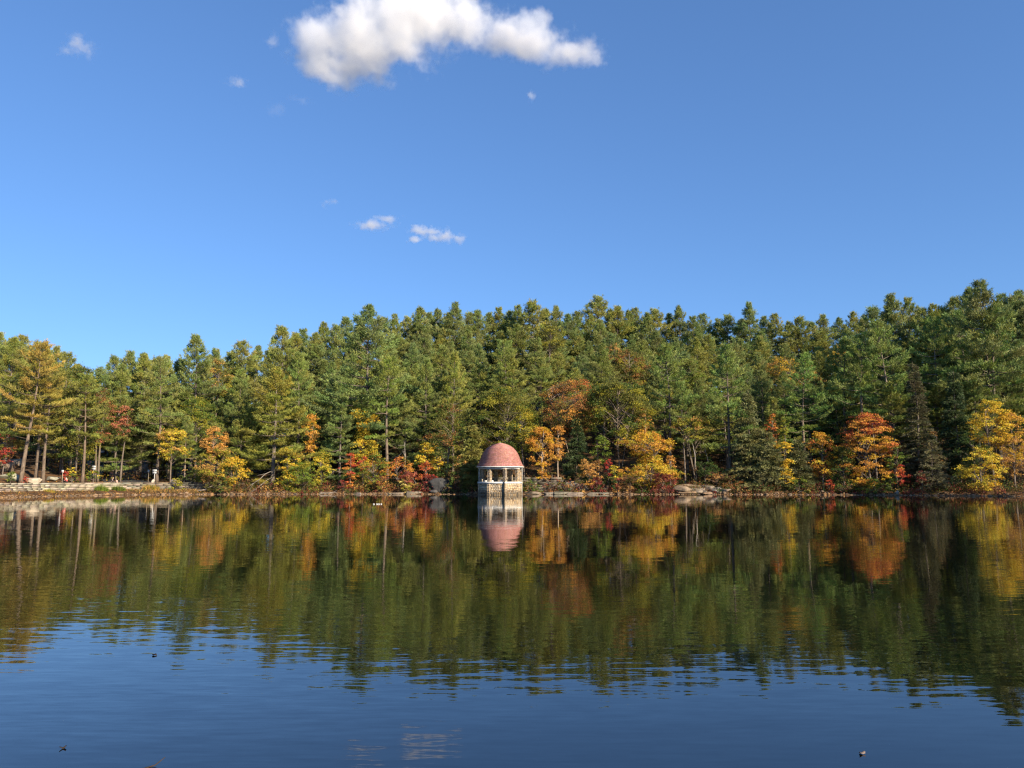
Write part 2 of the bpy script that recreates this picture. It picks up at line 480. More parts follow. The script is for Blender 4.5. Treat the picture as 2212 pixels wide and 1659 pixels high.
def pavilion():
    rng = np.random.default_rng(5)
    root = empty('domed_pavilion', (PAV_X, PAV_Y, 0), 0, 'small octagonal stone pavilion with red tiled dome standing at the water edge', 'pavilion')
    rot = math.radians(14)
    SILL0, SILL1, LIN0, LIN1 = 1.56, 1.80, 3.56, 3.92
    mb = MB(); prism_oct(mb, PR - .05, -.8, SILL0, rot)
    base = mb.build('base_wall', M_MORTAR, root)
    for j in range(8):
        a0, a1 = rot + j * np.pi / 4, rot + (j + 1) * np.pi / 4
        P0 = np.array([math.sin(a0), -math.cos(a0), 0]) * (PR - .05); P1 = np.array([math.sin(a1), -math.cos(a1), 0]) * (PR - .05)
        ex = (P1 - P0) / np.linalg.norm(P1 - P0); wd = np.linalg.norm(P1 - P0)
        am = math.degrees((a0 + a1) / 2) % 360
        en = np.array([math.sin((a0 + a1) / 2), -math.cos((a0 + a1) / 2), 0])
        seen = am < 100 or am > 260
        polys = rubble(wd, SILL0 + .35, rng)
        if seen:
            for q in polys:
                c = q.mean(0)
                O = P0 + np.array([0, 0, -.35])
                org = O + c[0] * ex + np.array([0, 0, c[1]])
                m2 = MB(); stone_mesh(m2, q, rng.uniform(.035, .07), O - org, ex, en, rng)
                o = m2.build('stone', M_WETSTONE, base); o.location = org; o.color = stone_tint(rng)
        else:
            m2 = MB()
            for q in polys: stone_mesh(m2, q, rng.uniform(.035, .07), P0 + np.array([0, 0, -.35]), ex, en, rng)
            tag(m2.build('rear_stonework', M_WETSTONE, base), kind='stuff')
    for j in range(8):
        a = rot + j * np.pi / 4
        pos = np.array([math.sin(a), -math.cos(a), 0]) * (PR - .24)
        m1 = MB(); boxm(m1, (0, 0, (SILL0 - .6) / 2), (.46, .46, SILL0 + .6 - .01))
        pier = m1.build('corner_pier', M_MORTAR, root); pier.location = pos; pier.rotation_euler[2] = a
        m2 = MB()
        for s in (-1, 0, 1):
            b = s * np.pi / 2
            en = np.array([math.sin(b), -math.cos(b), 0]); ex = np.array([math.cos(b), math.sin(b), 0])
            O = en * .23 - ex * .25 + np.array([0, 0, -.3])
            for q in rubble(.5, SILL0 + .3, rng, .14, .26, .18, .34, .016): stone_mesh(m2, q, rng.uniform(.03, .05), O, ex, en, rng)
        so = m2.build('pier_stones', M_WETSTONE, pier); so.color = (1.12, 1.05, .95, 1); tag(so, kind='stuff')
    mb = MB(); prism_oct(mb, PR + .12, SILL0, SILL1, rot); mb.build('sill', M_WHITE, root)
    mb = MB(); ring_oct(mb, PR + .0, PR - .55, LIN0, LIN1 - .1, rot); mb.build('lintel', M_WHITE, root)
    # pillars at the eight corners
    pw = .50
    for j in range(8):
        a = rot + j * np.pi / 4
        pos = np.array([math.sin(a), -math.cos(a), 0]) * (PR - .34)
        m1 = MB(); boxm(m1, (0, 0, (SILL1 + LIN0) / 2), (pw - .06, pw - .06, LIN0 - SILL1))
        pil = m1.build('pillar', M_MORTAR, root); pil.location = pos; pil.rotation_euler[2] = a
        m2 = MB()
        for s in range(4):
            b = s * np.pi / 2
            en = np.array([math.sin(b), -math.cos(b), 0]); ex = np.array([math.cos(b), math.sin(b), 0])
            O = en * (pw / 2 - .03) - ex * pw / 2 + np.array([0, 0, SILL1])
            for q in rubble(pw, LIN0 - SILL1, rng, .12, .22, .16, .3, .014):
                stone_mesh(m2, q, rng.uniform(.03, .05), O, ex, en, rng, np.array(stone_tint(rng)[:3]))
        so = m2.build('pillar_stones', M_STONEV, pil); tag(so, kind='stuff')
    # roof: bell-shaped lathe and courses of tiles
    prof = [(3.30, 3.86), (3.29, 3.93), (3.05, 4.30), (2.86, 4.75), (2.70, 5.20), (2.50, 5.66), (2.22, 6.10), (1.86, 6.50), (1.42, 6.80), (.95, 7.01), (.5, 7.13), (.16, 7.18)]
    pr = np.array(prof)
    mb = MB(); n = 64
    ang = np.arange(n) * 2 * np.pi / n
    core = pr.copy(); core[2:, 0] -= .05
    v = np.concatenate([np.stack([r * np.cos(ang), r * np.sin(ang), np.full(n, z)], 1) for r, z in core] + [[[0, 0, 7.15]], [[0, 0, 3.86]]])
    f = []
    for r in range(len(core) - 1):
        for j in range(n):
            a, b = r * n + j, r * n + (j + 1) % n
            f += [(a, b, b + n), (a, b + n, a + n)]
    top = (len(core) - 1) * n
    for j in range(n): f += [(top + j, top + (j + 1) % n, len(core) * n), ((j + 1) % n, j, len(core) * n + 1)]
    mb.add(v, f, np.array([.6, .55, .55]))
    roof = mb.build('roof', M_TILE, root)
    seg = np.r_[0, np.cumsum(np.hypot(np.diff(pr[1:, 0]), np.diff(pr[1:, 1])))]
    m2 = MB()
    tot = seg[-1]; rows = 38; dl = tot / rows
    for r in range(rows):
        s0, s1 = r * dl, min((r + 1.35) * dl, tot)
        r0, z0 = np.interp(s0, seg, pr[1:, 0]), np.interp(s0, seg, pr[1:, 1])
        r1, z1 = np.interp(s1, seg, pr[1:, 0]), np.interp(s1, seg, pr[1:, 1])
        tx, tz = r1 - r0, z1 - z0; ln = math.hypot(tx, tz); nx, nz = tz / ln, -tx / ln
        cnt = max(8, int(2 * np.pi * r0 / .24)); ph = rng.random()
        for j in range(cnt):
            a = (j + ph) * 2 * np.pi / cnt; h = np.pi / cnt * .93
            col = np.array([1, 1, 1.]) * rng.uniform(.78, 1.15) * np.array([1, rng.uniform(.92, 1.1), rng.uniform(.9, 1.12)])
            lift = .03 + rng.uniform(0, .012)
            vs = []
            for rr, zz, th in ((r0, z0, lift), (r1, z1, .004)):
                for aa in (a - h, a + h):
                    vs.append(((rr + nx * th) * math.cos(aa), (rr + nx * th) * math.sin(aa), zz + nz * th))
            for aa in (a - h, a + h): vs.append((r0 * math.cos(aa), r0 * math.sin(aa), z0 - .002))
            m2.add(vs, [(0, 1, 3), (0, 3, 2), (4, 5, 1), (4, 1, 0)], col)
    tag(m2.build('shingles', M_TILE, roof), kind='stuff')
    mb = MB(); tube(mb, [(0, 0, 7.12), (0, 0, 7.2), (0, 0, 7.24)], [.3, .27, .1], 12); mb.build('cap', M_WHITE, root)
    # eaves board under the tiles
    mb = MB(); ring_oct(mb, 3.325, 2.5, 3.79, 3.90, 0, 48); mb.build('eaves_board', M_WHITE, root)
    # rain pipes
    a = rot - .06
    p = np.array([math.sin(a), -math.cos(a), 0]) * (PR + .16)
    mb = MB(); tube(mb, [p + (0, 0, -.3), p + (0, 0, 1.7), p + (0, 0, 3.6)], .07, 8); mb.build('drain_pipe', M_PIPE, root)
    for ang_, nm in ((rot - np.pi / 2 + .13, 'conduit'), (rot + np.pi / 4 + .32, 'conduit')):
        p = np.array([math.sin(ang_), -math.cos(ang_), 0]) * (PR + .02)
        mb = MB(); tube(mb, [p + (0, 0, 1.8 if ang_ < 0 else -.3), p + (0, 0, 2.6), p + (0, 0, 3.8)], .035, 6); mb.build(nm, M_WHITE, root)
    for px_, py_, s_ in ((-1.2, -1.9, .5), (.2, -2.2, .42), (-2.0, -1.0, .3)):
        mb = MB(); boxm(mb, (px_, py_, SILL1 + .09), (s_, .3, .2), rz=.4, jit=.02, rng=rng); mb.build('ledge_block', M_WHITE, root)
M_STONEV = noise_mat('pillar_field_stone', [(.2, (.20, .16, .115)), (.5, (.37, .30, .22)), (.8, (.52, .44, .33))], scale=4, detail=6, bump=.5, bscale=14, bdist=.02, vcol=True)
pavilion()

# ------------------------------------------------------------------ left retaining wall, block by block
M_BLOCK = noise_mat('wall_block', [(.2, (.20, .175, .14)), (.45, (.36, .315, .245)), (.65, (.46, .41, .32)), (.85, (.56, .50, .41))], scale=1.6, detail=8, bump=.5, bscale=9, bdist=.03, tint=True)
def retaining_wall():
    rng = np.random.default_rng(9)
    x0, y0 = spot(-30, 4.45)
    root = empty('retaining_wall', (x0, y0, 0), 0, 'low coursed granite block wall along the shore at the path', 'wall')
    root['kind'] = 'thing'
    pxs = np.linspace(-30, 452, 60)
    pl = np.array([spot(p, 4.45) for p in pxs])
    s = np.r_[0, np.cumsum(np.hypot(*np.diff(pl, axis=0).T))]
    at = lambda q: np.array([np.interp(q, s, pl[:, 0]), np.interp(q, s, pl[:, 1])])
    TOP, BOT = 1.72, .30
    # hearting behind the blocks
    mb = MB()
    for a, b in zip(np.linspace(0, s[-1], 40)[:-1], np.linspace(0, s[-1], 40)[1:]):
        pa, pb = at(a), at(b); c = (pa + pb) / 2; dv = pb - pa
        nn = np.array([dv[1], -dv[0]]) / np.linalg.norm(dv)
        if nn @ c > 0: nn = -nn
        c = c - nn * .42
        boxm(mb, (c[0] - x0, c[1] - y0, (TOP + BOT) / 2 - .06), (np.linalg.norm(dv) + .1, .62, TOP - BOT - .12), rz=math.atan2(dv[1], dv[0]))
    mb.build('core', M_MORTAR, root)
    hs = [.26, .20, .25, .21, .24, .22]
    z = BOT
    cache = {}
    for r, h in enumerate(hs):
        q = -rng.uniform(0, .4)
        cap = r == len(hs) - 1
        while q < s[-1]:
            w = rng.uniform(.55, 1.25) * (1.5 if cap else 1.15)
            zc = z + h / 2
            a, b = at(max(q, 0)), at(min(q + w, s[-1])); c = (a + b) / 2; dv = b - a
            ln = np.linalg.norm(dv)
            if ln > .2:
                m2 = MB()
                # bevelled block
                sx, sy, sz = ln / 2 - .014, (.36 if cap else .27), h / 2 - .012
                bv = .025
                vs, fs = [], []
                for zz, k in ((-sz, bv), (-sz + bv, 0), (sz - bv, 0), (sz, bv)):
                    for X_, Y_ in ((-sx + k, -sy + k), (sx - k, -sy + k), (sx - k, sy - k), (-sx + k, sy - k)): vs.append((X_, Y_, zz))
                vs = np.array(vs) + rng.uniform(-.012, .012, (16, 3))
                for k in range(3):
                    for j in range(4):
                        A, B = k * 4 + j, k * 4 + (j + 1) % 4
                        fs += [(A, B, B + 4), (A, B + 4, A + 4)]
                fs += [(0, 2, 1), (0, 3, 2), (12, 13, 14), (12, 14, 15)]
                m2.add(vs, fs)
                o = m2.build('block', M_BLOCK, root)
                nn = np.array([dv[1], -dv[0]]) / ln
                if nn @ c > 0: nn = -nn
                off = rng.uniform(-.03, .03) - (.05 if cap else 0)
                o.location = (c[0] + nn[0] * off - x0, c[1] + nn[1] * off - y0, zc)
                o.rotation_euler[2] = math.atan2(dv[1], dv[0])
                g = rng.choice([1.0, 1.15, .72, .58, .9]) * (1 - .5 * float(sstep(.55, .8, np.array(q / s[-1]))))  # blocks darken towards the wall's right end: moss and shade put into the tint
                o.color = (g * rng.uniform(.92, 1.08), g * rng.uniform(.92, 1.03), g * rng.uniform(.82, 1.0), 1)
            q += w
        z += h
retaining_wall()
# ------------------------------------------------------------------ conifers
def needle_tufts(mb, P, D, C, rng, K=10, L=.40, w=.054, spread=.58, jit=.08):
    """P tuft points, D tuft directions, C colours: K thin needle bundles each"""
    n = len(P)
    dirs = nrm(D[:, None] + spread * rng.normal(size=(n, K, 3)))
    base = P[:, None] + jit * rng.normal(size=(n, K, 3))
    ln = L * rng.uniform(.65, 1.2, (n, K, 1))
    side = nrm(np.cross(dirs, rng.normal(size=(n, K, 3)))) * (w / 2)
    tip = base + dirs * ln
    mid = base + dirs * ln * .5
    v = np.stack([base, mid - side, tip, mid + side], 2).reshape(-1, 3)
    i = np.arange(n * K)[:, None] * 4
    f = np.concatenate([i + np.array([[0, 1, 2]]), i + np.array([[0, 2, 3]])])
    c = np.repeat(C[:, None] * rng.uniform(.75, 1.25, (n, K, 1)), 4, axis=1).reshape(-1, 3)
    mb.add(v, f, c)

def pine_mesh(seed, H=20.0, cb=.3, R=3.6, dens=1.0, bend=.0, layered=.5, top_thin=.0, lean=(0, 0), dead=10, clump=1.0, colour=(.238, .27, .08), shape=.85, K=10):
    rng = np.random.default_rng(seed)
    wood, ned = MB(), MB()
    zt = np.linspace(0, H, 14)
    ph = rng.uniform(0, 6.28, 2)
    def axis(z):
        t = np.asarray(z) / H
        return np.stack([lean[0] * t ** 1.2 * H + bend * np.sin(t * 3.5 + ph[0]) * t, lean[1] * t * H + bend * np.sin(t * 4.1 + ph[1]) * t, np.asarray(z, float)], -1)
    r0 = .0125 * H + .05
    tube(wood, axis(zt), r0 * (1 - zt / H * .93) * np.where(zt < .3, 1.25, 1), 8)
    zb = cb * H
    z = zb
    Pt, Dt, Ct = [], [], []
    base_c = np.array(colour)
    while z < H * .99:
        t = (z - zb) / (H - zb)
        nb = rng.integers(4, 8) if t < .85 else rng.integers(3, 6)
        a0 = rng.uniform(0, 6.28)
        gapf = 1 if rng.random() > .12 else .4
        for k in range(nb):
            a = a0 + k * 2 * np.pi / nb + rng.normal() * .3
            prof = min(1.0, .62 + t * 2.2) * max(0., 1 - t) ** shape
            Lb = (R * prof * rng.uniform(.5, 1.28) * gapf + .16 + .18 * (1 - t))
            el = math.radians((-6 + 22 * t ** .8 + 42 * max(0, t - .5) * 1.6) + rng.normal() * 8)
            m = max(4, int(Lb / .5) + 2)
            s = np.linspace(0, 1, m)
            ca, sa = math.cos(a), math.sin(a)
            rr = Lb * s * math.cos(el)
            zz = Lb * s * math.sin(el) + Lb * (.16 * s ** 3 - .05 * np.sin(s * np.pi)) * (1 + .3 * rng.normal())
            side = .10 * Lb * np.sin(s * 2.5) * rng.normal()
            A = axis(z)
            pts = np.stack([A[0] + rr * ca - side * sa, A[1] + rr * sa + side * ca, A[2] + zz], 1)
            tube(wood, pts, np.linspace(.018 + .016 * Lb, .008, m), 3, cap=False)
            cb_ = base_c * rng.uniform(.78, 1.22) * np.array([rng.uniform(.85, 1.2), 1, rng.uniform(.75, 1.15)])
            # tufts gathered in pads on the side twigs, leaving gaps between
            start = .22 + .25 * layered * (1 - t)
            npad = int(Lb * 2.1 + 2)
            nt = int((Lb * 14 + 7 - 3 * t) * dens * (1 - .28 * t))
            qp = start + (1 - start) * rng.random(npad) ** .7
            wide = (.12 + .25 * Lb * np.sqrt(np.clip(1.15 - qp, 0, 1))) * clump
            lp = rng.normal(size=npad) * wide * .8
            pk = rng.integers(npad, size=nt)
            sg = .12 + .065 * Lb
            q = np.clip(qp[pk] + rng.normal(size=nt) * sg / Lb * .8, 0, 1.03); lat = lp[pk] + rng.normal(size=nt) * sg * .8
            px_ = np.interp(q, s, pts[:, 0]); py_ = np.interp(q, s, pts[:, 1]); pz_ = np.interp(q, s, pts[:, 2])
            up = np.abs(rng.normal(size=nt)) * (.08 + .10 * (1 - layered) + .1 * t) + .03
            P = np.stack([px_ - sa * lat + ca * np.abs(lat) * .35, py_ + ca * lat + sa * np.abs(lat) * .35, pz_ + up + np.abs(lat) * .06], 1)
            D = np.stack([ca * .75 - sa * np.sign(lat) * .45, sa * .75 + ca * np.sign(lat) * .45, np.full(nt, .6 + .5 * t)], 1)
            Pt.append(P); Dt.append(D); Ct.append(np.tile(cb_, (nt, 1)) * rng.uniform(.85, 1.15, (nt, 1)))
        z += (.55 - .27 * t + .85 * (1 - t) * (.6 + .8 * layered)) * rng.uniform(.8, 1.25)
    # leader
    zl = np.linspace(H * .95, H * 1.012, 7); A = axis(zl)
    Pt.append(A); Dt.append(np.tile([0, 0, 1.], (7, 1))); Ct.append(np.tile(base_c, (7, 1)))
    # dead lower limbs
    for k in range(dead):
        z = rng.uniform(.12, 1.0) * max(zb, 2.5); a = rng.uniform(0, 6.28); Lb = rng.uniform(.5, 2.4)
        A = axis(z); dz = rng.uniform(-.25, .15)
        s = np.linspace(0, 1, 4)
        pts = A + np.stack([s * Lb * math.cos(a), s * Lb * math.sin(a), s * s * Lb * dz + s * Lb * .08], 1)
        tube(wood, pts, np.linspace(.03, .008, 4), 3, cap=False)
    P, D, C = np.concatenate(Pt), np.concatenate(Dt), np.concatenate(Ct)
    needle_tufts(ned, P, D, C, rng, K=K)
    return wood.mesh('trunk', M_BARK, smooth=True), ned.mesh('crown', M_NEEDLE)

def hemlock_mesh(seed, H=14.0, R=3.6, dens=1.0, colour=(.075, .085, .05), cb=.03, sparse=0., shape=.8, droop=.25):
    rng = np.random.default_rng(seed)
    wood, ned = MB(), MB()
    zt = np.linspace(0, H, 10)
    tube(wood, np.stack([.15 * np.sin(zt * .5 + seed), .12 * np.cos(zt * .4), zt], 1), (.011 * H + .04) * (1 - zt / H * .95), 7)
    Pt, Dt, Ct = [], [], []
    z = cb * H + .2
    base = np.array(colour)
    while z < H * .985:
        t = z / H
        for k in range(rng.integers(4, 7)):
            if rng.random() < sparse: 
                gone = True
            else: gone = False
            a = rng.uniform(0, 6.28)
            Lb = R * min(1, .75 + t * 2) * (1 - t) ** shape * rng.uniform(.55, 1.15) + .25
            el = math.radians(12 - 14 * (1 - t) + rng.normal() * 7)
            s = np.linspace(0, 1, 5); ca, sa = math.cos(a), math.sin(a)
            pts = np.stack([.15 * math.sin(z * .5 + seed) + Lb * s * ca, Lb * s * sa, z + Lb * s * math.sin(el) - droop * Lb * s ** 2 * .8], 1)
            tube(wood, pts, np.linspace(.012 + .01 * Lb, .005, 5), 3, cap=False)
            if gone: continue
            nt = int((Lb * 17 + 5) * dens)
            q = .12 + .88 * rng.random(nt) ** .8
            wide = .10 + .36 * Lb * np.sqrt(np.clip(1.1 - q, 0, 1)) * .6
            lat = rng.normal(size=nt) * wide
            P = np.stack([np.interp(q, s, pts[:, 0]) - sa * lat, np.interp(q, s, pts[:, 1]) + ca * lat, np.interp(q, s, pts[:, 2]) - np.abs(lat) * .22 + rng.normal(size=nt) * .05], 1)
            D = np.stack([ca * .9 - sa * np.sign(lat) * .7, sa * .9 + ca * np.sign(lat) * .7, np.full(nt, -.12)], 1)
            Pt.append(P); Dt.append(D); Ct.append(np.tile(base * rng.uniform(.75, 1.25) * np.array([rng.uniform(.9, 1.15), 1, rng.uniform(.8, 1.1)]), (nt, 1)))
        z += rng.uniform(.22, .42)
    P, D, C = np.concatenate(Pt), np.concatenate(Dt), np.concatenate(Ct)
    needle_tufts(ned, P, D, C, rng, K=6, L=.34, w=.07, spread=.42, jit=.07)
    return wood.mesh('trunk', M_BARK, smooth=True), ned.mesh('crown', M_NEEDLE)

def put_tree(name, meshes, x, y, sx, sz, rz, label, cat, group=None, tint=(1, 1, 1), bark=(1, 1, 1), lean=None):
    r = empty(name, (x, y, gz(x, y) - .08), rz, label, cat, group)
    t = link('trunk', meshes[0], r); c = link('crown', meshes[1], r)
    for o in (t, c): o.scale = (sx, sx, sz)
    if lean: r.rotation_euler = (lean[1], lean[0], rz)
    c.color = (*tint, 1); t.color = (*bark, 1)
    return r

G = dict(green=(.085, .135, .025), dgreen=(.05, .085, .022), lime=(.21, .27, .035), olive=(.17, .165, .035), ygreen=(.37, .33, .035), yellow=(.84, .58, .06),
         gold=(.84, .48, .045), orange=(.74, .34, .06), tan=(.66, .36, .10), rorange=(.64, .17, .055), red=(.52, .07, .045), maroon=(.20, .05, .042),
         rust=(.36, .16, .05), brown=(.19, .11, .05), pale=(.62, .50, .15), salmon=(.58, .21, .12), grey=(.16, .15, .10), dred=(.31, .065, .045))

# ------------------------------------------------------------------ broadleaf trees and shrubs
def broadleaf_mesh(seed, H, cb, R, pal, top=None, n_cl=None, leaf=.165, dens=1.0, shape='oval', trunks=1, flat=.56, trunk_r=None, white=False, depth=1.0):
    """pal / top: lists of (weight, colour name); top takes over towards the crown's top"""
    rng = np.random.default_rng(seed)
    wood, lv = MB(), MB()
    hc = H - cb
    vol = hc * R * R
    n_cl = n_cl or int(np.clip(12 + vol ** .62 * 3.8, 14, 150))
    rc = np.clip(.46 * (R * R * hc / n_cl) ** .34 * 1.5, .28, 1.5)
    T = rng.random(n_cl)
    if shape == 'umbrella': T = 1 - .75 * T ** 1.6
    if shape == 'oval': pr = np.sqrt(np.clip(1 - (2 * T * .95 - .9) ** 2, .06, 1))
    elif shape == 'umbrella': pr = np.clip(.5 + .5 * np.sin(np.clip(T, 0, 1) * 2.6), .2, 1)
    elif shape == 'cone': pr = np.clip(1.05 - T, .1, 1) ** .8
    elif shape == 'bush': pr = np.sqrt(np.clip(1 - (T * .92) ** 2, .08, 1))
    else: pr = np.clip(.55 + .5 * np.sin(T * 9 + seed), .3, 1)            # ragged
    a = rng.uniform(0, 6.28, n_cl)
    rad = np.maximum(R * pr - rc * .55, .05) * np.sqrt(rng.uniform(.12, 1, n_cl))
    cen = np.stack([np.cos(a) * rad, np.sin(a) * rad * depth, cb + T * hc], 1)
    cen[:, 2] = np.minimum(cen[:, 2], H - rc * .25)
    # wood
    tr = trunk_r or (.012 * H + .03)
    bases = [(rng.normal() * .12 * (trunks > 1) * 2, rng.normal() * .1 * (trunks > 1) * 2) for _ in range(trunks)]
    tops = []
    for (bx, by) in bases:
        tx, ty = rng.normal(size=2) * R * (.16 if trunks == 1 else .4)
        zt = np.linspace(-.2, cb + hc * .8, 8); s = (zt - zt[0]) / (zt[-1] - zt[0])
        wig = .05 * H * .3 * np.sin(s * 5 + seed)
        ax = np.stack([bx + (tx - bx) * s ** 1.4 + wig * s, by + (ty - by) * s ** 1.4, zt], 1)
        tube(wood, ax, tr * (1 - .85 * s), 6); tops.append(ax)
    for c in cen:
        ax = tops[rng.integers(len(tops))]
        zh = min(c[2] - .2, max(cb * .75, c[2] - .55 * math.hypot(c[0], c[1]) - .5)); zh = max(zh, .1)
        b = np.array([np.interp(zh, ax[:, 2], ax[:, 0]), np.interp(zh, ax[:, 2], ax[:, 1]), min(zh, ax[-1, 2])])
        s = np.linspace(0, 1, 4)[:, None]
        m = (b + c) / 2 + np.array([0, 0, .12 * np.linalg.norm(c - b)]) + rng.normal(size=3) * .08
        pts = (1 - s) ** 2 * b + 2 * s * (1 - s) * m + s * s * c
        tube(wood, pts, np.linspace(.012 + .012 * np.linalg.norm(c - b), .008, 4), 3, cap=False)
    # leaves
    w = np.array([p[0] for p in pal], float); w /= w.sum()
    ncol = np.array([G[p[1]] for p in pal])
    if top:
        w2 = np.array([p[0] for p in top], float); w2 /= w2.sum(); ncol2 = np.array([G[p[1]] for p in top])
    for c, t in zip(cen, T):
        use_top = top and rng.random() < np.clip((t - .35) * 2.2, 0, 1)
        k = rng.choice(len(w2), p=w2) if use_top else rng.choice(len(w), p=w)
        cc = (ncol2 if use_top else ncol)[k]
        n = int(np.clip(150 * (rc / .8) ** 1.7 * (.2 / leaf) ** 1.2 * dens, 22, 520) * rng.uniform(.7, 1.3))
        sub = rng.normal(size=(max(3, n // 16), 3)) * np.array([1, 1, flat]) * rc * .55
        pk = sub[rng.integers(len(sub), size=n)] + rng.normal(size=(n, 3)) * np.array([1, 1, flat * .9]) * rc * .26
        o = nrm(np.array([c[0], c[1], .35 * (c[2] - cb - hc * .5)]) + 1e-3)
        pk[:, 2] -= .22 * np.hypot(pk[:, 0], pk[:, 1]) * (1 if flat < .6 else .3)
        P = c + pk
        Nn = rng.normal(size=(n, 3)) * .75 + np.array([0, 0, .55]) + o * .45
        Cc = cc * rng.uniform(.7, 1.25, (n, 1)) * np.array([1, 1, 1]) * (1 + rng.normal(size=(n, 3)) * .07)
        mixc = ncol[rng.integers(len(ncol), size=n)]
        pick = rng.random((n, 1)) < .16
        Cc = np.where(pick, mixc, Cc)
        leafset(lv, P, Nn, leaf * rng.uniform(.7, 1.3, n), np.clip(Cc, .004, .8), rng)
    return wood.mesh('trunk', M_BARK, smooth=True), lv.mesh('crown', M_LEAF)

def broad(px, d, top_py, bot_py, wpx, pal, label, name='maple_tree', cat='tree', seed=None, bark=(1, 1, 1), group=None, **kw):
    x, y = spot(px, d)
    g = gz(x, y)
    H = zof(top_py, y) - g
    cb = max(.08, zof(bot_py, y) - g)
    R = wpx / 2 * y / FPX * 1.1
    if H < .5: H = .5
    if cb > H - .3: cb = max(.05, H - .6)
    seed = seed or int(px * 7 + top_py)
    me = broadleaf_mesh(seed, H, cb, R, pal, **kw)
    r = empty(name, (x, y, g - .05), 0, label, cat, group)
    t = link('trunk' if cat == 'tree' else 'stems', me[0], r); c = link('crown' if cat == 'tree' else 'foliage', me[1], r)
    t.color = (*bark, 1)
    return r
# ------------------------------------------------------------------ pine stock
PF = [pine_mesh(11, cb=.28, R=6.3, layered=.6, bend=.25, dens=1.1, shape=1.0), pine_mesh(12, cb=.20, R=6.6, layered=.7, bend=.2, dens=1.1, shape=.92), pine_mesh(13, cb=.30, R=5.8, layered=.55, bend=.3, dens=1.1, shape=.88),
      pine_mesh(14, cb=.24, R=6.5, layered=.75, bend=.2, dens=1.1, shape=1.05), pine_mesh(15, cb=.34, R=6.0, layered=.55, bend=.35, dens=1.1, shape=.82), pine_mesh(16, cb=.18, R=6.0, layered=.65, bend=.2, dens=1.1, shape=.96)]
PL = [pine_mesh(21, cb=.06, R=5.0, layered=.85, bend=.15, dens=1.15, shape=.75), pine_mesh(22, cb=.10, R=4.6, layered=.8, bend=.15, dens=1.2, shape=.8), pine_mesh(23, cb=.14, R=4.6, layered=.9, bend=.25, dens=1.0, shape=.6)]
PB = [pine_mesh(31, cb=.40, R=4.2, layered=1.0, bend=.5, dens=.9, shape=.55, dead=22), pine_mesh(32, cb=.30, R=4.0, layered=1.0, bend=.5, dens=.8, shape=.6, dead=22),
      pine_mesh(33, cb=.45, R=3.6, layered=.95, bend=.6, dens=.9, shape=.5, dead=16)]
GRN = [(1, 1, 1), (1.12, 1.06, .85), (.86, .98, 1.05), (1.02, 1.04, .88), (.9, .95, .95), (1.2, 1.1, .82)]
def pine(px, d, top_py, stock, rz, label, tint=(1, 1, 1), wpx=None, lean=None, group=None, bark=(1, 1, 1), sx=None):
    x, y = spot(px, d)
    H = zof(top_py, y) - gz(x, y)
    sz = H / 20.0
    if wpx: sx = wpx / 2 * y / FPX / 4.3
    return put_tree('pine_tree', stock, x, y, sx or sz, sz, rz, label, 'tree', group, tint, bark, lean)
BRN = (1.5, 1.02, .72)
# pines that stand out at the shore
pine(45, 5.6, 742, PB[0], .4, 'leaning pine with brown-tinged plates of needles behind the wall beside pale boulder', BRN, lean=(.055, 0), bark=(1.0, .92, .82))
pine(77, 9, 775, PB[1], 2.4, 'brown-tinged pine, middle trunk of the three behind the pale boulder', (1.35, 1.0, .75), lean=(.03, 0), bark=(.95, .88, .8))
pine(93, 6.5, 800, PB[2], 4.1, 'slim pine, rightmost trunk of the three by the pale boulder', (1.3, 1.0, .75), lean=(.02, 0), bark=(.95, .88, .8), sx=.8)
pine(178, 6.0, 812, PB[2], 1.2, 'pine with thick bare lower trunk right behind the wall beside the small sign post', (1.1, 1.05, .8), bark=(1.05, .95, .85))
pine(338, 9, 775, PB[1], .3, 'tall layered pine with pale trunk beside the white sign at the path', (1, 1.02, .9), bark=(1.0, .95, .9))
pine(8, 14, 735, PF[1], .8, 'tall green pine at the left end of the shore', (1.1, 1.05, .8))
pine(130, 16, 768, PL[2], 2.2, 'green pine with level boughs behind the brown-tinged pines', (1.05, 1.0, .8))
pine(247, 14, 790, PL[1], 1.7, 'green layered pine overhanging the asphalt path', (1, 1.05, .9))
pine(300, 22, 770, PF[0], .7, 'pine behind the asphalt path with a twin-pronged top', (1.1, 1.08, .85))
pine(411, 20, 727, PF[5], 2.9, 'pointed pine breaking the skyline above the yellow maple by the wall', (.95, 1.0, .95))
pine(398, 6.5, 900, PF[2], 1.9, 'slim young pine with bare pole beside the yellow maple at the wall', (1, 1.05, .95), sx=.42, bark=(1.5, 1.45, 1.35))
pine(589, 5, 796, PL[0], .9, 'broad yellow-green pine with level boughs down to the water, left of red maple', (1.35, 1.16, .72), wpx=150)
pine(733, 6, 841, PL[1], 2.0, 'bluish green pine with level boughs beside the red-orange maple', (.85, 1.02, 1.0), wpx=92)
pine(640, 11, 770, PL[2], 3.3, 'green pine filling the gap behind the yellow bush', (.95, 1.05, .85))
pine(510, 12, 800, PF[5], 1.3, 'green pine behind the tan-leaved tree', (.95, 1.0, .85))
pine(836, 7, 775, PB[0], 2.6, 'green layered pine with bare lower trunk above the orange-red shrubs', (1.0, 1.1, .75), bark=(1.1, 1.05, 1))
pine(918, 10, 778, PL[1], .5, 'soft green pine above the yellow-orange maple by the boulder', (.95, 1.05, .9), wpx=100)
pine(978, 11, 768, PL[2], 4.4, 'yellow-green pine behind the green oak left of the pavilion', (1.2, 1.12, .75), wpx=90)
pine(1088, 22, 742, PB[2], 3.0, 'layered pine on the slope straight above the pavilion dome', (1, 1.08, .85))
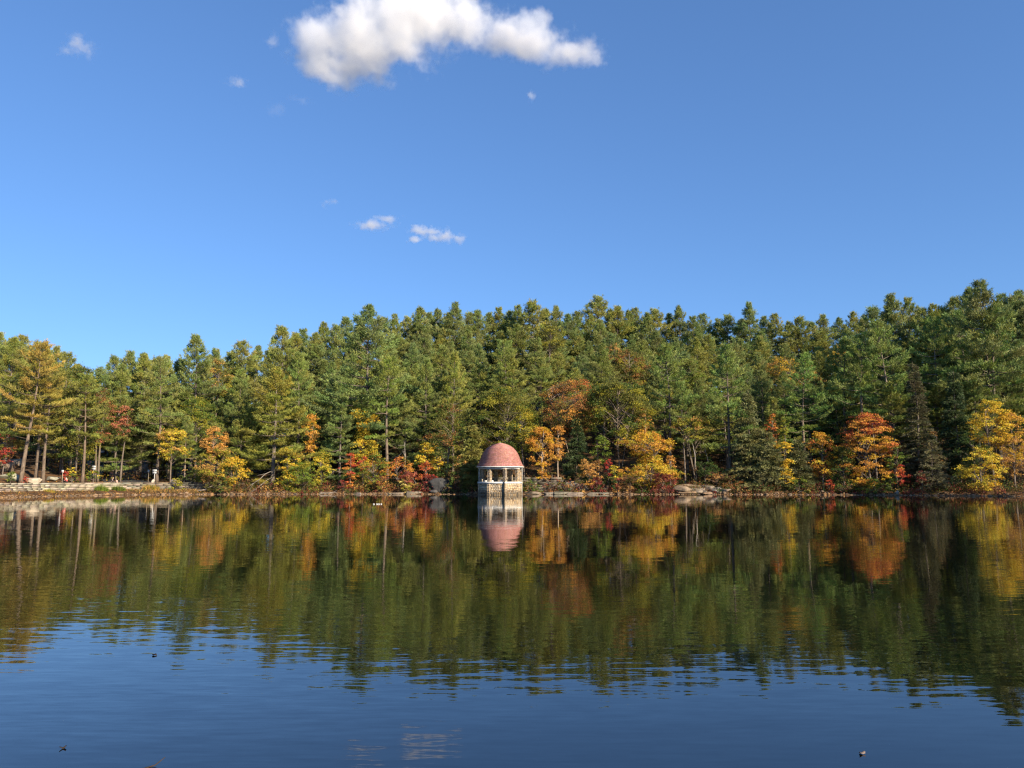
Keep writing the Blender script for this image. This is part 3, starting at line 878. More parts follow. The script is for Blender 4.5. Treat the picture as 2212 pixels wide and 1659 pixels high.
pine(1447, 8, 752, PB[0], 5.2, 'pine with tall bare trunk behind the yellow-orange tree', (.9, 1.05, .85), bark=(.95, .95, .95))
pine(1480, 6, 828, PB[2], .2, 'slim pine with bare trunk above the pale ledge', (.9, 1.05, .85), sx=.55, bark=(.9, .9, .9))
pine(1578, 6, 752, PB[1], 2.2, 'pine with straight bare trunk beside the big grey-green hemlock', (.92, 1.08, .85), bark=(.95, .92, .9))
pine(1743, 9, 768, PB[1], 3.9, 'green tufted pine behind the orange-yellow maple', (.85, 1.1, .85), bark=(1.2, 1.15, 1.05))
pine(1834, 12, 735, PB[0], 1.1, 'tall tufted pine rising behind the orange and green maples', (.9, 1.06, .85), bark=(.95, .88, .8))
pine(1876, 9, 725, PB[2], 5.0, 'tufted pine straight above the orange-red maple', (.9, 1.06, .85), bark=(1.2, 1.15, 1.05))
pine(1927, 9, 700, PB[1], .6, 'tall tufted pine above the small red shrub', (.9, 1.06, .85), bark=(1.1, 1.1, 1.05))
pine(2045, 13, 690, PB[0], 2.8, 'dark layered pine between the bare hemlock and the yellow maple', (.8, 1.0, .85))
pine(2165, 12, 668, PB[1], 4.2, 'tall dark layered pine above the yellow maple at the right edge', (.82, 1.0, .85))
pine(2100, 20, 680, PB[2], 1.4, 'tall pine behind the yellow maple near the right edge', (.85, 1.0, .85))

# skyline pines
rng = np.random.default_rng(77)
SKY = [(-25, 722), (22, 728), (62, 745), (105, 752), (150, 790), (205, 800), (232, 772), (262, 762), (296, 768), (345, 772), (377, 785), (452, 758), (512, 740), (545, 752), (600, 709), (645, 715), (690, 700), (741, 688), (790, 667), (845, 682), (902, 668), (940, 672), (981, 658), (1030, 672),
       (1078, 668), (1118, 663), (1150, 657), (1205, 664), (1250, 676), (1300, 645), (1340, 664), (1380, 668), (1425, 672), (1478, 664), (1530, 680), (1585, 684), (1632, 657), (1690, 680), (1740, 690), (1795, 682), (1830, 690), (1862, 676), (1905, 668), (1952, 640), (1985, 648), (2042, 662), (2085, 646), (2120, 628), (2152, 614), (2195, 640), (2235, 630), (2275, 640)]
SKY += [((a[0] + b[0]) / 2 + 4, max(a[1], b[1]) + 7) for a, b in zip(SKY[:-1], SKY[1:]) if b[0] - a[0] > 36]
SKY.sort()
SX = np.array([s[0] for s in SKY]); SYv = np.array([s[1] for s in SKY])
LANDMARKS = [(60, 'at the left end'), (150, 'above the brown-tinged pines'), (235, 'above the small sign post'), (320, 'above the asphalt path'), (430, 'above the slim young pine'), (535, 'above the tan-orange tree'),
             (640, 'above the broad yellow-green pine'), (760, 'above the bluish shore pine'), (870, 'above the tall golden maple'), (990, 'above the grey boulder'), (1140, 'above the pavilion'), (1225, 'above the orange birch'),
             (1310, 'above the rust-topped maple'), (1440, 'above the olive-green maple'), (1560, 'above the bare rock slope'), (1670, 'above the big hemlock'), (1800, 'above the orange-yellow maple'), (1930, 'above the orange-red maple'),
             (2060, 'above the half-bare hemlock'), (2600, 'at the right edge')]
STAND = []
def stand_label(px, d, tint, top):
    where = next(w for lim, w in LANDMARKS if px < lim)
    hue = tint[2] / tint[0]
    col = 'yellowish green' if hue < .8 else 'bluish green' if hue > 1.05 else 'green'
    tier = 'breaking the skyline' if top else 'near the crest' if d > 41 else 'high on slope' if d > 33 else 'mid-slope' if d > 26 else 'low on slope' if d > 19 else 'at slope foot'
    return f'{col} pine {tier} {where}'
def finish_stand():
    from collections import defaultdict
    by = defaultdict(list)
    for px, lab, r in STAND: by[lab].append((px, r))
    num = ['first', 'second', 'third', 'fourth', 'fifth', 'sixth', 'seventh', 'eighth', 'ninth', 'tenth']
    for lab, lst in by.items():
        lst.sort(key=lambda t: t[0])
        for k, (px, r) in enumerate(lst):
            r['label'] = lab if len(lst) == 1 else (f"{lab}, {'left' if k == 0 else 'right'} of two" if len(lst) == 2 else f'{lab}, {num[k]} from the left')
            r['group'] = 'pines of the dense stand on the slope'
HIDDEN = {86, 90, *range(92, 103), *range(124, 131), 132, 135, 139, 140, *range(160, 167), *range(196, 200)}   # wholly behind others
_cnt = [0]
def stand_tree(px, d, tint, top, *a):
    k = _cnt[0]; _cnt[0] += 1
    if k in HIDDEN: return
    r = put_tree('pine_tree', *a, 'pine in the dense stand', 'tree', None, tint)
    r['stand'] = k
    STAND.append((px, stand_label(px, d, tint, top), r))
for k, (px, py) in enumerate(SKY):
    d = 30 if px < 430 else 36 if px < 620 else 52
    d += rng.uniform(-5, 5)
    if px > 1900: d = rng.uniform(26, 36)
    x, y = spot(px, d)
    H = zof(py, y) - gz(x, y)
    while H > 25 and d > 14:
        d -= 3; x, y = spot(px, d); H = zof(py, y) - gz(x, y)
    while H < 13 and d < 90:
        d += 3; x, y = spot(px, d); H = zof(py, y) - gz(x, y)
    st = PF[k % 6]
    stand_tree(px, d, GRN[rng.integers(6)], True, st, x, y, H / 20 * rng.uniform(.85, 1.1), H / 20, rng.uniform(0, 6.28))
# the stand on the slope
def hill_pine(px, d, drop):
    x, y = spot(px, d)
    g = gz(x, y)
    lim = zof(float(np.interp(px, SX, SYv)) + drop, y)
    H = min(lim - g, rng.uniform(16, 22.5))
    if H < 11: return
    t = tuple(np.array(GRN[rng.integers(6)]) * rng.uniform(.88, 1.08))
    stand_tree(px, d, t, False, PF[rng.integers(6)], x, y, max(H / 20, .7) * rng.uniform(.95, 1.2), H / 20, rng.uniform(0, 6.28))
for d, step, drop in ((46, 60, 18), (38, 62, 42), (30, 64, 66), (23, 66, 90), (16, 70, 118), (11, 90, 155)):
    px = -30 + rng.uniform(0, step)
    while px < 2250:
        if not (d < 20 and px < 430) and not (d < 20 and 1030 < px < 1440) and not (d < 35 and 190 < px < 300):
            hill_pine(px + rng.uniform(-14, 14), d + rng.uniform(-2.5, 2.5), drop + rng.uniform(0, 35))
        px += step
finish_stand()
# pines on the right-hand bank, outside the picture, that shade its lower right corner
for k, (x, y, H) in enumerate([(72.5, 82, 17), (80, 73.5, 21), (86, 67, 23), (95, 82, 22)]):
    put_tree('pine_tree', PF[k % 6], x, y, H / 20 * 1.15, H / 20, k * 1.3, 'tall pine on the bank just beyond the right edge of the photo', 'tree', 'pines on the bank beyond the right edge')

# hemlocks and the cedar
def hem(px, d, top, wpx, label, seed, colour, rz=0, name='hemlock_tree', **kw):
    x, y = spot(px, d); H = zof(top, y) - gz(x, y)
    return put_tree(name, hemlock_mesh(seed, H, wpx / 2 * y / FPX, colour=colour, **kw), x, y, 1, 1, rz, label, 'tree')
hem(1246, 5.5, 900, 66, 'dark green hemlock between the orange birch and the pale green sapling', 61, (.075, .11, .04))
hem(1622, 4, 848, 124, 'big grey-green hemlock with fine drooping sprays above the shore right of the ledge', 62, (.21, .215, .085), dens=1.1)
hem(1662, 2.6, 930, 92, 'lower grey-green hemlock spreading over the shore beside the big one', 63, (.20, .205, .08), dens=.9)
hem(1730, 3.2, 948, 74, 'dull green hemlock between the yellow sprays and the orange-yellow maple', 64, (.17, .175, .07))
hem(1990, 5, 780, 86, 'tall half-bare grey hemlock in shade right of the orange-red maple', 65, (.11, .105, .05), sparse=.35, dens=.8)
hem(2018, 2.5, 950, 100, 'thin hemlock with sparse sprays low over the water in the shade', 66, (.17, .16, .075), sparse=.3, dens=.6)
hem(1017, 2.6, 918, 50, 'dense yellow-green cedar touching the pavilion on its left', 67, (.25, .24, .06), shape=.45, dens=1.5, droop=.1, name='cedar_tree')
hem(780, 10, 850, 60, 'dark hemlock hidden behind the yellow-orange maple', 68, (.09, .13, .04))
hem(2075, 7, 800, 90, 'dark green hemlock in deep shade beside the yellow maple', 69, (.07, .105, .04), sparse=.2)

# ------------------------------------------------------------------ broadleaf trees, left to right
def P(*a): return [(a[i], a[i + 1]) for i in range(0, len(a), 2)]
broad(4, 12, 930, 1005, 46, P(1, 'red', 3, 'dred', 2, 'rust', 1, 'olive'), 'red-leaved maple at the left edge above the boulders', seed=1)
broad(160, 10, 790, 985, 110, P(4, 'olive', 2, 'green', 1, 'ygreen'), 'olive-leaved oak behind the thick bare pine trunk', 'oak_tree', seed=2, trunk_r=.2)
broad(212, 11, 838, 950, 64, P(3, 'salmon', 1, 'rust', 4, 'olive'), 'salmon-red maple top among the olive crowns above the path', seed=3, trunks=2, bark=(.9, .88, .8))
broad(260, 11, 878, 950, 50, P(4, 'salmon', 3, 'olive'), 'small salmon-red maple spray above the path', seed=4)
broad(368, 5.6, 928, 1005, 74, P(4, 'yellow', 2, 'tan', 2, 'ygreen'), 'yellow maple with slender pale trunk behind the wall at the path', seed=5, bark=(1.2, 1.15, 1.1), shape='umbrella')
broad(420, 10, 860, 960, 90, P(3, 'lime', 3, 'green', 2, 'ygreen'), 'green and yellow maple behind the yellow maple at the path', seed=6)
broad(462, 6, 922, 976, 62, P(4, 'tan', 2, 'orange'), 'tan-orange tree left of the broad yellow-green pine', seed=7, bark=(1.5, 1.4, 1.3))
broad(470, 3.6, 968, 1040, 100, P(3, 'olive', 2, 'ygreen', 2, 'tan', 1, 'green'), 'spreading olive and tan maple below the tan-orange tree', seed=8, top=P(2, 'tan', 1, 'ygreen'))
broad(503, 2.4, 988, 1040, 66, P(5, 'gold', 2, 'yellow', 1, 'ygreen'), 'golden yellow maple low over the water left of the broad pine', seed=9)
broad(480, 1.6, 1028, 1062, 78, P(3, 'olive', 2, 'green', 1, 'rust', 1, 'brown'), 'olive shrub at the water below the golden maple', 'shrub', 'shrub', seed=10, shape='bush')
broad(525, 1.6, 1036, 1063, 44, P(2, 'brown', 2, 'rust', 1, 'olive'), 'brown shrub at the water edge at the foot of the broad pine', 'shrub', 'shrub', seed=11, shape='bush')
broad(622, 2.4, 965, 1050, 54, P(4, 'yellow', 2, 'gold', 1, 'lime'), 'yellow bush right of the broad pine trunk', 'shrub', 'shrub', seed=12)
broad(655, 2, 1000, 1061, 92, P(4, 'lime', 2, 'green', 1, 'ygreen'), 'bright green bush at the water between yellow bush and red maple', 'shrub', 'shrub', seed=13, shape='bush')
broad(694, 3, 972, 1040, 52, P(3, 'ygreen', 2, 'yellow', 2, 'lime'), 'yellow-green bush left of the bluish pine trunk', 'shrub', 'shrub', seed=14)
broad(668, 7, 893, 985, 48, P(4, 'orange', 2, 'tan', 2, 'gold'), 'narrow orange maple between the two shore pines', seed=15, shape='ragged')
broad(757, 2, 978, 1052, 46, P(4, 'rorange', 3, 'orange', 1, 'red'), 'bright red-orange maple in tiers at the water', seed=16, shape='ragged', flat=.28)
broad(785, 3.4, 984, 1014, 32, P(5, 'red', 1, 'rorange'), 'small scarlet maple spray right of the red-orange maple', seed=17)
broad(783, 6.5, 886, 995, 66, P(4, 'gold', 3, 'yellow', 2, 'ygreen'), 'tall golden maple above the red-orange maple', seed=18, shape='ragged')
broad(742, 1.2, 1036, 1063, 28, P(3, 'maroon', 1, 'dred'), 'dark maroon shrub at the foot of the red-orange maple', 'shrub', 'shrub', seed=19, shape='bush')
broad(812, 2.6, 978, 1058, 74, P(3, 'lime', 2, 'ygreen', 2, 'orange', 1, 'olive'), 'mixed green and orange bush between scarlet spray and maroon shrub', 'shrub', 'shrub', seed=20)
broad(862, 2.8, 988, 1034, 62, P(3, 'orange', 2, 'rorange', 2, 'olive'), 'orange-red bush below the green layered pine', 'shrub', 'shrub', seed=21)
broad(829, 1.2, 1030, 1063, 40, P(3, 'maroon', 2, 'rust', 1, 'brown'), 'maroon-brown shrub at the water left of the pale yellow shrub', 'shrub', 'shrub', seed=22, shape='bush')
broad(882, 2, 1014, 1044, 46, P(3, 'dred', 2, 'salmon', 1, 'rust'), 'dusky red shrub behind the pale yellow shrub', 'shrub', 'shrub', seed=23, shape='bush')
broad(878, 1.0, 1034, 1060, 46, P(4, 'pale', 2, 'ygreen', 1, 'tan'), 'pale yellow shrub at the water edge left of the boulder', 'shrub', 'shrub', seed=24, shape='bush')
broad(920, 3.6, 953, 1004, 48, P(4, 'gold', 3, 'yellow'), 'golden maple left of the grey boulder', seed=25)
broad(945, 4, 984, 1016, 30, P(4, 'yellow', 1, 'gold'), 'small yellow maple spray above the grey boulder', seed=26, bark=(1.8, 1.7, 1.5))
broad(920, 2.4, 998, 1044, 42, P(4, 'rorange', 2, 'red', 1, 'orange'), 'red-orange bush left of the grey boulder', 'shrub', 'shrub', seed=27)
broad(928, 1.4, 1026, 1056, 42, P(3, 'maroon', 1, 'dred'), 'dark maroon shrub hugging the left side of the grey boulder', 'shrub', 'shrub', seed=28, shape='bush')
broad(964, 5.5, 872, 1046, 100, P(5, 'green', 3, 'olive', 1, 'rust'), 'green oak with rust patches between boulder and cedar', 'oak_tree', seed=29, bark=(1.6, 1.5, 1.35), top=P(3, 'olive', 2, 'rust', 2, 'green'))
broad(998, 2.2, 980, 1024, 40, P(3, 'tan', 2, 'orange', 1, 'olive'), 'tan-orange bush between green oak and cedar', 'shrub', 'shrub', seed=30)
broad(985, 1.6, 1020, 1062, 50, P(3, 'olive', 2, 'green', 1, 'brown'), 'olive bush at the water between boulder and pavilion', 'shrub', 'shrub', seed=31, shape='bush')
broad(1090, 9, 836, 985, 150, P(5, 'olive', 2, 'green', 2, 'ygreen'), 'large olive oak behind the pavilion dome', 'oak_tree', seed=32, trunk_r=.2, dens=1.35)
broad(1133, 6.5, 885, 966, 56, P(3, 'ygreen', 3, 'olive', 1, 'yellow'), 'yellow-green oak branch right above the pavilion dome', 'oak_tree', seed=33)
broad(1172, 4.5, 922, 1000, 66, P(5, 'orange', 3, 'gold'), 'orange birch right of the pavilion', 'birch_tree', seed=34, bark=(2.4, 2.3, 2.1), trunks=2)
broad(1206, 5.2, 920, 986, 44, P(4, 'tan', 3, 'orange'), 'tan-orange birch, second right of the pavilion', 'birch_tree', seed=35, bark=(2.4, 2.3, 2.1))
broad(1173, 2.6, 1000, 1038, 30, P(4, 'orange', 2, 'gold'), 'small cone-shaped orange sapling right of the pavilion', seed=36, shape='cone', leaf=.16)
broad(1146, 1.1, 1033, 1063, 38, P(3, 'green', 2, 'olive', 1, 'lime'), 'green shrub against the right wall of the pavilion', 'shrub', 'shrub', seed=37, shape='bush', leaf=.15)
broad(1238, 9, 822, 930, 150, P(4, 'olive', 3, 'rust', 1, 'orange'), 'wide rust-topped maple above the dark hemlock', seed=38, top=P(1, 'rorange', 3, 'rust', 1, 'orange', 4, 'olive'), bark=(1.4, 1.3, 1.2), trunks=2, trunk_r=.12)
broad(1338, 6.8, 832, 972, 138, P(4, 'olive', 2, 'green', 3, 'ygreen'), 'large olive-green maple with several pale trunks', seed=39, bark=(1.1, 1.05, 1.0), trunks=3, trunk_r=.1, dens=1.35, shape='umbrella')
broad(1398, 6.5, 874, 922, 40, P(3, 'orange', 3, 'tan', 1, 'olive'), 'tan-orange maple spray at the right of the olive-green maple', seed=40, bark=(1.9, 1.85, 1.75))
broad(1297, 3.8, 940, 1000, 46, P(5, 'lime', 2, 'green'), 'pale green sapling right of the dark hemlock', seed=41)
broad(1398, 4.4, 928, 985, 96, P(2, 'orange', 4, 'gold', 2, 'ygreen'), 'orange-gold maple above the large golden tree', seed=42)
broad(1404, 2.6, 948, 1050, 136, P(5, 'gold', 3, 'orange', 1, 'yellow', 2, 'ygreen', 1, 'olive'), 'large golden orange maple spreading low over the shore', seed=43, shape='ragged', flat=.42, dens=.85)
broad(1448, 2.8, 984, 1030, 34, P(4, 'orange', 2, 'tan'), 'orange maple branch at the right of the large golden maple', seed=44)
broad(1276, 2.2, 985, 1050, 56, P(4, 'tan', 2, 'orange', 1, 'brown'), 'tan-orange bush below the dark hemlock', 'shrub', 'shrub', seed=45)
broad(1314, 2.4, 990, 1026, 20, P(5, 'red'), 'small scarlet sapling below the pale green sapling', seed=46, leaf=.15)
broad(1328, 2.2, 1004, 1034, 34, P(3, 'ygreen', 2, 'yellow', 1, 'green'), 'yellow-green bush right of the scarlet sapling', 'shrub', 'shrub', seed=47)
broad(1310, 1.6, 1024, 1056, 60, P(3, 'dgreen', 2, 'olive', 1, 'green'), 'dark green bush behind the maroon shrubs', 'shrub', 'shrub', seed=48, shape='bush')
broad(1290, 1.0, 1030, 1060, 34, P(3, 'maroon', 2, 'dred'), 'maroon shrub at the water below the tan-orange bush', 'shrub', 'shrub', seed=49, shape='bush')
broad(1336, 1.0, 1032, 1062, 36, P(2, 'dred', 2, 'rust', 2, 'tan'), 'red and tan shrub at the water below the large golden maple', 'shrub', 'shrub', seed=50, shape='bush')
broad(1360, 1.0, 1034, 1062, 36, P(3, 'tan', 2, 'brown', 1, 'olive'), 'tan shrub at the water under the large golden maple', 'shrub', 'shrub', seed=51, shape='bush')
broad(1393, 1.2, 1032, 1062, 46, P(3, 'olive', 2, 'green', 1, 'brown'), 'olive shrub at the water between tan shrub and big maroon shrub', 'shrub', 'shrub', seed=52, shape='bush')
broad(1434, 1.0, 1022, 1063, 66, P(3, 'dred', 3, 'maroon', 1, 'rust'), 'big maroon shrub left of the pale ledge', 'shrub', 'shrub', seed=53, shape='bush')
broad(1505, 6, 904, 962, 96, P(3, 'olive', 3, 'ygreen', 1, 'tan'), 'umbrella-shaped olive and gold maple above the pale ledge', seed=54, shape='umbrella', bark=(1.4, 1.4, 1.3), trunks=3, trunk_r=.08)
broad(1525, 5, 996, 1022, 70, P(4, 'dgreen', 2, 'green'), 'dark green laurel bush behind the pale ledge', 'shrub', 'shrub', seed=55, shape='bush')
broad(1674, 7, 895, 960, 30, P(3, 'rorange', 2, 'orange', 1, 'rust'), 'red-orange maple peeping out right of the big hemlock', seed=56)
broad(1698, 6.5, 905, 950, 28, P(3, 'ygreen', 2, 'lime'), 'yellow-green maple spray right of the red-orange one', seed=57)
broad(1696, 1.8, 950, 1044, 60, P(4, 'gold', 3, 'yellow'), 'golden maple in thin tiers before the lower hemlock', seed=58, shape='ragged', flat=.25, dens=.75)
broad(1778, 3.4, 934, 1026, 68, P(4, 'gold', 3, 'yellow', 3, 'orange', 1, 'rorange'), 'orange-yellow maple left of the green bushes', seed=59)
broad(1728, 1.2, 1034, 1062, 50, P(3, 'lime', 2, 'green', 1, 'olive'), 'light green bush at the water below the dull hemlock', 'shrub', 'shrub', seed=60, shape='bush')
broad(1790, 1.2, 1036, 1061, 28, P(4, 'rorange', 1, 'red'), 'orange-red shrub at the water below the orange-yellow maple', 'shrub', 'shrub', seed=61, shape='bush')
broad(1822, 2.6, 960, 1052, 54, P(4, 'green', 2, 'olive', 1, 'dgreen'), 'green bush between orange-yellow and orange-red maples', 'shrub', 'shrub', seed=62)
broad(1822, 1.2, 1030, 1062, 50, P(3, 'olive', 2, 'brown', 1, 'green'), 'olive-brown shrub at the water left of the orange-red maple', 'shrub', 'shrub', seed=63, shape='bush')
broad(1880, 3, 890, 1048, 118, P(4, 'orange', 3, 'gold', 2, 'rust'), 'large orange-red maple over the right-hand shore', seed=64, shape='oval', flat=.34, dens=.8, top=P(4, 'rorange', 3, 'orange', 1, 'dred'))
broad(1894, 2.4, 900, 935, 38, P(3, 'maroon', 2, 'dred'), 'maroon spray at the top of the orange-red maple', seed=641)
broad(1935, 2.6, 960, 1010, 44, P(4, 'lime', 3, 'green'), 'pale green maple spray right of the orange-red maple', seed=65)
broad(1942, 1.8, 1000, 1050, 38, P(3, 'rorange', 2, 'red', 1, 'orange'), 'small red-orange shrub right of the orange-red maple', 'shrub', 'shrub', seed=66)
broad(1890, 1.2, 1034, 1062, 70, P(3, 'lime', 2, 'ygreen', 2, 'green'), 'yellow-green shrub at the water below the orange-red maple', 'shrub', 'shrub', seed=67, shape='bush')
broad(1925, 1.6, 1022, 1062, 40, P(3, 'dgreen', 2, 'green'), 'dark green shrub at the water beside the red-orange shrub', 'shrub', 'shrub', seed=68, shape='bush')
broad(1990, 1.4, 1018, 1058, 34, P(4, 'dred', 2, 'maroon'), 'cone-shaped maroon shrub in shade at the water', 'shrub', 'shrub', seed=69, shape='cone')
broad(2020, 5, 930, 1010, 60, P(3, 'brown', 2, 'dgreen', 1, 'tan'), 'dim brown-green maple in the shade left of the yellow maple', seed=70)
broad(2148, 4, 864, 968, 84, P(5, 'gold', 4, 'yellow'), 'tall golden yellow maple near the right edge', seed=71, shape='oval', flat=.45, dens=.9)
broad(2122, 1.8, 968, 1054, 86, P(4, 'yellow', 3, 'gold', 1, 'ygreen'), 'yellow maple boughs low over the water near the right edge', seed=72)
broad(2106, 3.2, 930, 1000, 60, P(4, 'dgreen', 3, 'green'), 'green maple between the two yellow maples', seed=73)
broad(2192, 5, 890, 1020, 70, P(3, 'gold', 3, 'tan', 1, 'brown'), 'dim gold maple in shade at the right edge', seed=74)
# broadleaf crowns among the pines on the slope
broad(1700, 26, 770, 850, 80, P(3, 'gold', 3, 'olive', 2, 'tan'), 'gold and olive maple crown among the slope pines above the hemlocks', seed=80)
broad(1755, 24, 788, 840, 60, P(3, 'tan', 3, 'olive', 1, 'gold'), 'tan and olive crown among the slope pines above the orange-yellow maple', seed=81)
broad(1365, 24, 755, 835, 90, P(4, 'olive', 3, 'rust', 1, 'ygreen'), 'rust and olive crown among the slope pines above the olive-green maple', seed=82)
broad(1335, 27, 742, 790, 50, P(3, 'olive', 2, 'tan'), 'olive crown high on the slope above the rust-topped maple', seed=83)
broad(1190, 34, 702, 760, 70, P(4, 'olive', 2, 'ygreen'), 'olive crown high on the slope right of the pavilion', seed=84)
broad(1490, 22, 775, 850, 80, P(4, 'lime', 3, 'olive'), 'yellow-green crown on the slope above the umbrella maple', seed=85)
broad(455, 24, 780, 850, 80, P(4, 'olive', 2, 'ygreen', 1, 'tan'), 'olive and tan crown among the pines above the tan-orange tree', seed=86)
broad(870, 30, 765, 830, 60, P(4, 'olive', 2, 'ygreen'), 'olive crown among the slope pines above the orange-red bush', seed=87)
broad(1830, 30, 745, 800, 60, P(3, 'olive', 2, 'gold'), 'olive-gold crown among the pines above the green bush', seed=88)
# ------------------------------------------------------------------ rocks
def _ico(sub):
    bm = bmesh.new(); bmesh.ops.create_icosphere(bm, subdivisions=sub, radius=1)
    v = np.array([x.co[:] for x in bm.verts]); f = np.array([[x.index for x in t.verts] for t in bm.faces]); bm.free()
    return nrm(v), f
ICO4, ICO3, ICO2 = _ico(4), _ico(3), _ico(2)
def rock_mesh(seed, size, planes=13, ico=ICO4, rough=.012, flat_top=False):
    rng = np.random.default_rng(seed)
    v, f = ico
    pn = nrm(rng.normal(size=(planes, 3))); pd = rng.uniform(.5, .95, planes)
    if flat_top: pn[0] = nrm(np.array([rng.normal() * .06, rng.normal() * .06, 1.])); pd[0] = .6
    dot = v @ pn.T
    r = np.min(np.where(dot > .05, pd / np.maximum(dot, .05), 9), axis=1)
    r = np.minimum(r, 1.15)
    for k in range(4):
        w = rng.normal(size=3) * (2.5 + 2.5 * k)
        r = r * (1 + rough / (k * .5 + 1) * np.sin(v @ w * 2 + rng.uniform(0, 6)))
    mb = MB(); mb.add(v * r[:, None] * np.array(size) / 2, f)
    return mb.mesh('rock', M_ROCK)
def rock(name, px, d, w, dep, h, label, seed, tint=(1, 1, 1), sink=.3, rz=0, flat=False, cat='rock', group=None, zoff=0, planes=13):
    x, y = spot(px, d)
    o = link(name, rock_mesh(seed, (w, dep, h), planes, ICO3 if w < 1.2 else ICO4, flat_top=flat))
    o.location = (x, y, gz(x, y) + h * (.5 - sink) + zoff); o.rotation_euler[2] = rz
    o.color = (*tint, 1)
    return tag(o, label, cat, group)
rock('boulder', 951, 1.4, 3.6, 2.6, 2.3, 'large grey boulder with sloping sides on the shore left of the pavilion', 301, (.2, .22, .25), sink=.22, planes=9)  # dark tint stands in for the shade over this boulder
rock('boulder', 938, .5, 1.3, 1.2, .7, 'low dark rock at the left foot of the large grey boulder', 302, (.35, .37, .4))
rock('boulder', 74, 5.6, 2.3, 1.4, 1.15, 'pale boulder behind the wall among the brown-tinged pine trunks', 303, (1.75, 1.6, 1.35), sink=.15)
rock('boulder', 112, 8, 2.4, 1.5, .9, 'flat grey-green boulder behind the wall left of the small sign post', 304, (1.0, 1.05, .9), sink=.2)
rock('boulder', 22, 8.5, 3.2, 2, 1.6, 'mossy pale boulder at the left end behind the wall', 305, (1.2, 1.25, 1.0))
rock('boulder', 8, 15, 4.2, 2.4, 2.2, 'tan ledge boulder on the slope at the left edge', 306, (1.4, 1.15, .95))
rock('boulder', 33, 19, 3.4, 2.2, 1.6, 'tan boulder high on the left slope behind the leaning pine', 307, (1.4, 1.2, 1.0))
rock('boulder', 408, 7.5, 2.0, 1.3, 1.2, 'grey boulder behind the wall below the two slim trunks', 308, (.8, .82, .85))
rock('boulder', 375, 6.5, 1.5, 1.1, .8, 'small grey boulder behind the wall left of the slim trunks', 309, (.9, .9, .92))
rock('rounded_stone', 330.5, 5.3, .62, .5, .85, 'pale rounded marker stone at the foot of the white sign post', 310, (1.9, 1.8, 1.6), sink=.2, planes=24)
slabs = [(1150, 3.0, .7, .45), (1186, 3.4, .8, .5), (1216, 3.0, .8, .55), (1246, 3.4, .9, .55), (1279, 2.2, .8, .5), (1305, 3.2, .8, .42), (866, 2.6, .9, .5), (893, 2.8, 1.0, .62), (842, 1.8, .7, .35)]
nm = ['first', 'second', 'third', 'fourth', 'fifth', 'sixth']
for k, (px, w, dp, h) in enumerate(slabs):
    lab = (f'flat tan slab at the waterline, {nm[k]} one right of the pavilion' if k < 6 else ['broad flat slab at the waterline under the pale yellow shrub', 'thick flat slab at the waterline left of the large boulder', 'small flat slab at the waterline left of the pale yellow shrub'][k - 6])
    rock('rock_slab', px, .25, w, 1.3, h * 1.5, lab, 320 + k, (.8 - .05 * (k % 3), .7, .58 + .04 * (k % 2)), sink=.45 - .04 * (k % 3), rz=.15 * (k % 4), flat=True)
for k, (px, d, w, dp, h, t, lab) in enumerate([
        (1195, 3.0, 3.4, 2, 2.0, (.62, .62, .62), 'grey lichen-covered rock face right of the pavilion'),
        (1232, 2.6, 3.2, 2, 1.9, (.7, .7, .7), 'grey rock face below the dark hemlock'),
        (1262, 2.2, 2.0, 1.6, 1.4, (.5, .51, .53), 'dark grey rock beside the tan-orange bush'),
        (1466, 1.6, 3.4, 3.0, 1.2, (.95, .78, .6), 'tan ledge right of the big maroon shrub'),
        (1488, 3.8, 4.2, 3.0, 1.3, (.9, .72, .55), 'upper tan ledge behind the front ledge'),
        (1507, 1.7, 2.8, 2.6, 1.1, (1.1, .98, .82), 'pale cracked ledge in the middle of the bare rock slope'),
        (1528, 2.9, 3.0, 2.6, 1.2, (.85, .75, .65), 'grey-tan ledge above the middle of the bare rock slope'),
        (1544, 1.5, 2.4, 2.2, .9, (.7, .68, .66), 'grey ledge at the right of the bare rock slope'),
        (1562, 1.3, 2.6, 2.0, .8, (.85, .7, .56), 'low tan ledge at the right end of the bare rock slope'),
        (1484, .6, 3.6, 1.6, .7, (1.0, .74, .52), 'low orange-tan ledge at the waterline of the bare rock slope'),
        (1530, .5, 4.0, 1.4, .55, (.9, .66, .48), 'long low ledge at the waterline right of the orange-tan one'),
        (1496, 2.8, 1.2, 1.0, .7, (1.1, .95, .75), 'small pale block on the bare rock slope'),
        (1519, .9, 1.3, 1.0, .7, (.8, .7, .58), 'small tan block low on the bare rock slope'),
        (1554, 2.8, 1.5, 1.2, .8, (.75, .68, .6), 'small grey block high at the right of the bare rock slope'),
        (1935, .3, .8, .6, .8, (1.0, .95, .85), 'small square tan stone at the waterline below the red-orange shrub'),
        (695, .2, 1.2, .9, .55, (.95, .8, .68), 'brown stone at the waterline below the yellow-green bush'),
        (640, .2, .9, .7, .4, (.9, .75, .62), 'brown stone at the waterline below the yellow bush'),
        (775, .3, 1.5, 1.0, .5, (.8, .75, .7), 'grey-brown stone at the waterline below the scarlet spray')]):
    rock('ledge_rock' if w > 3 else 'rock', px, d, w, dp, h, lab, 340 + k, t, sink=.38, rz=k * .7)

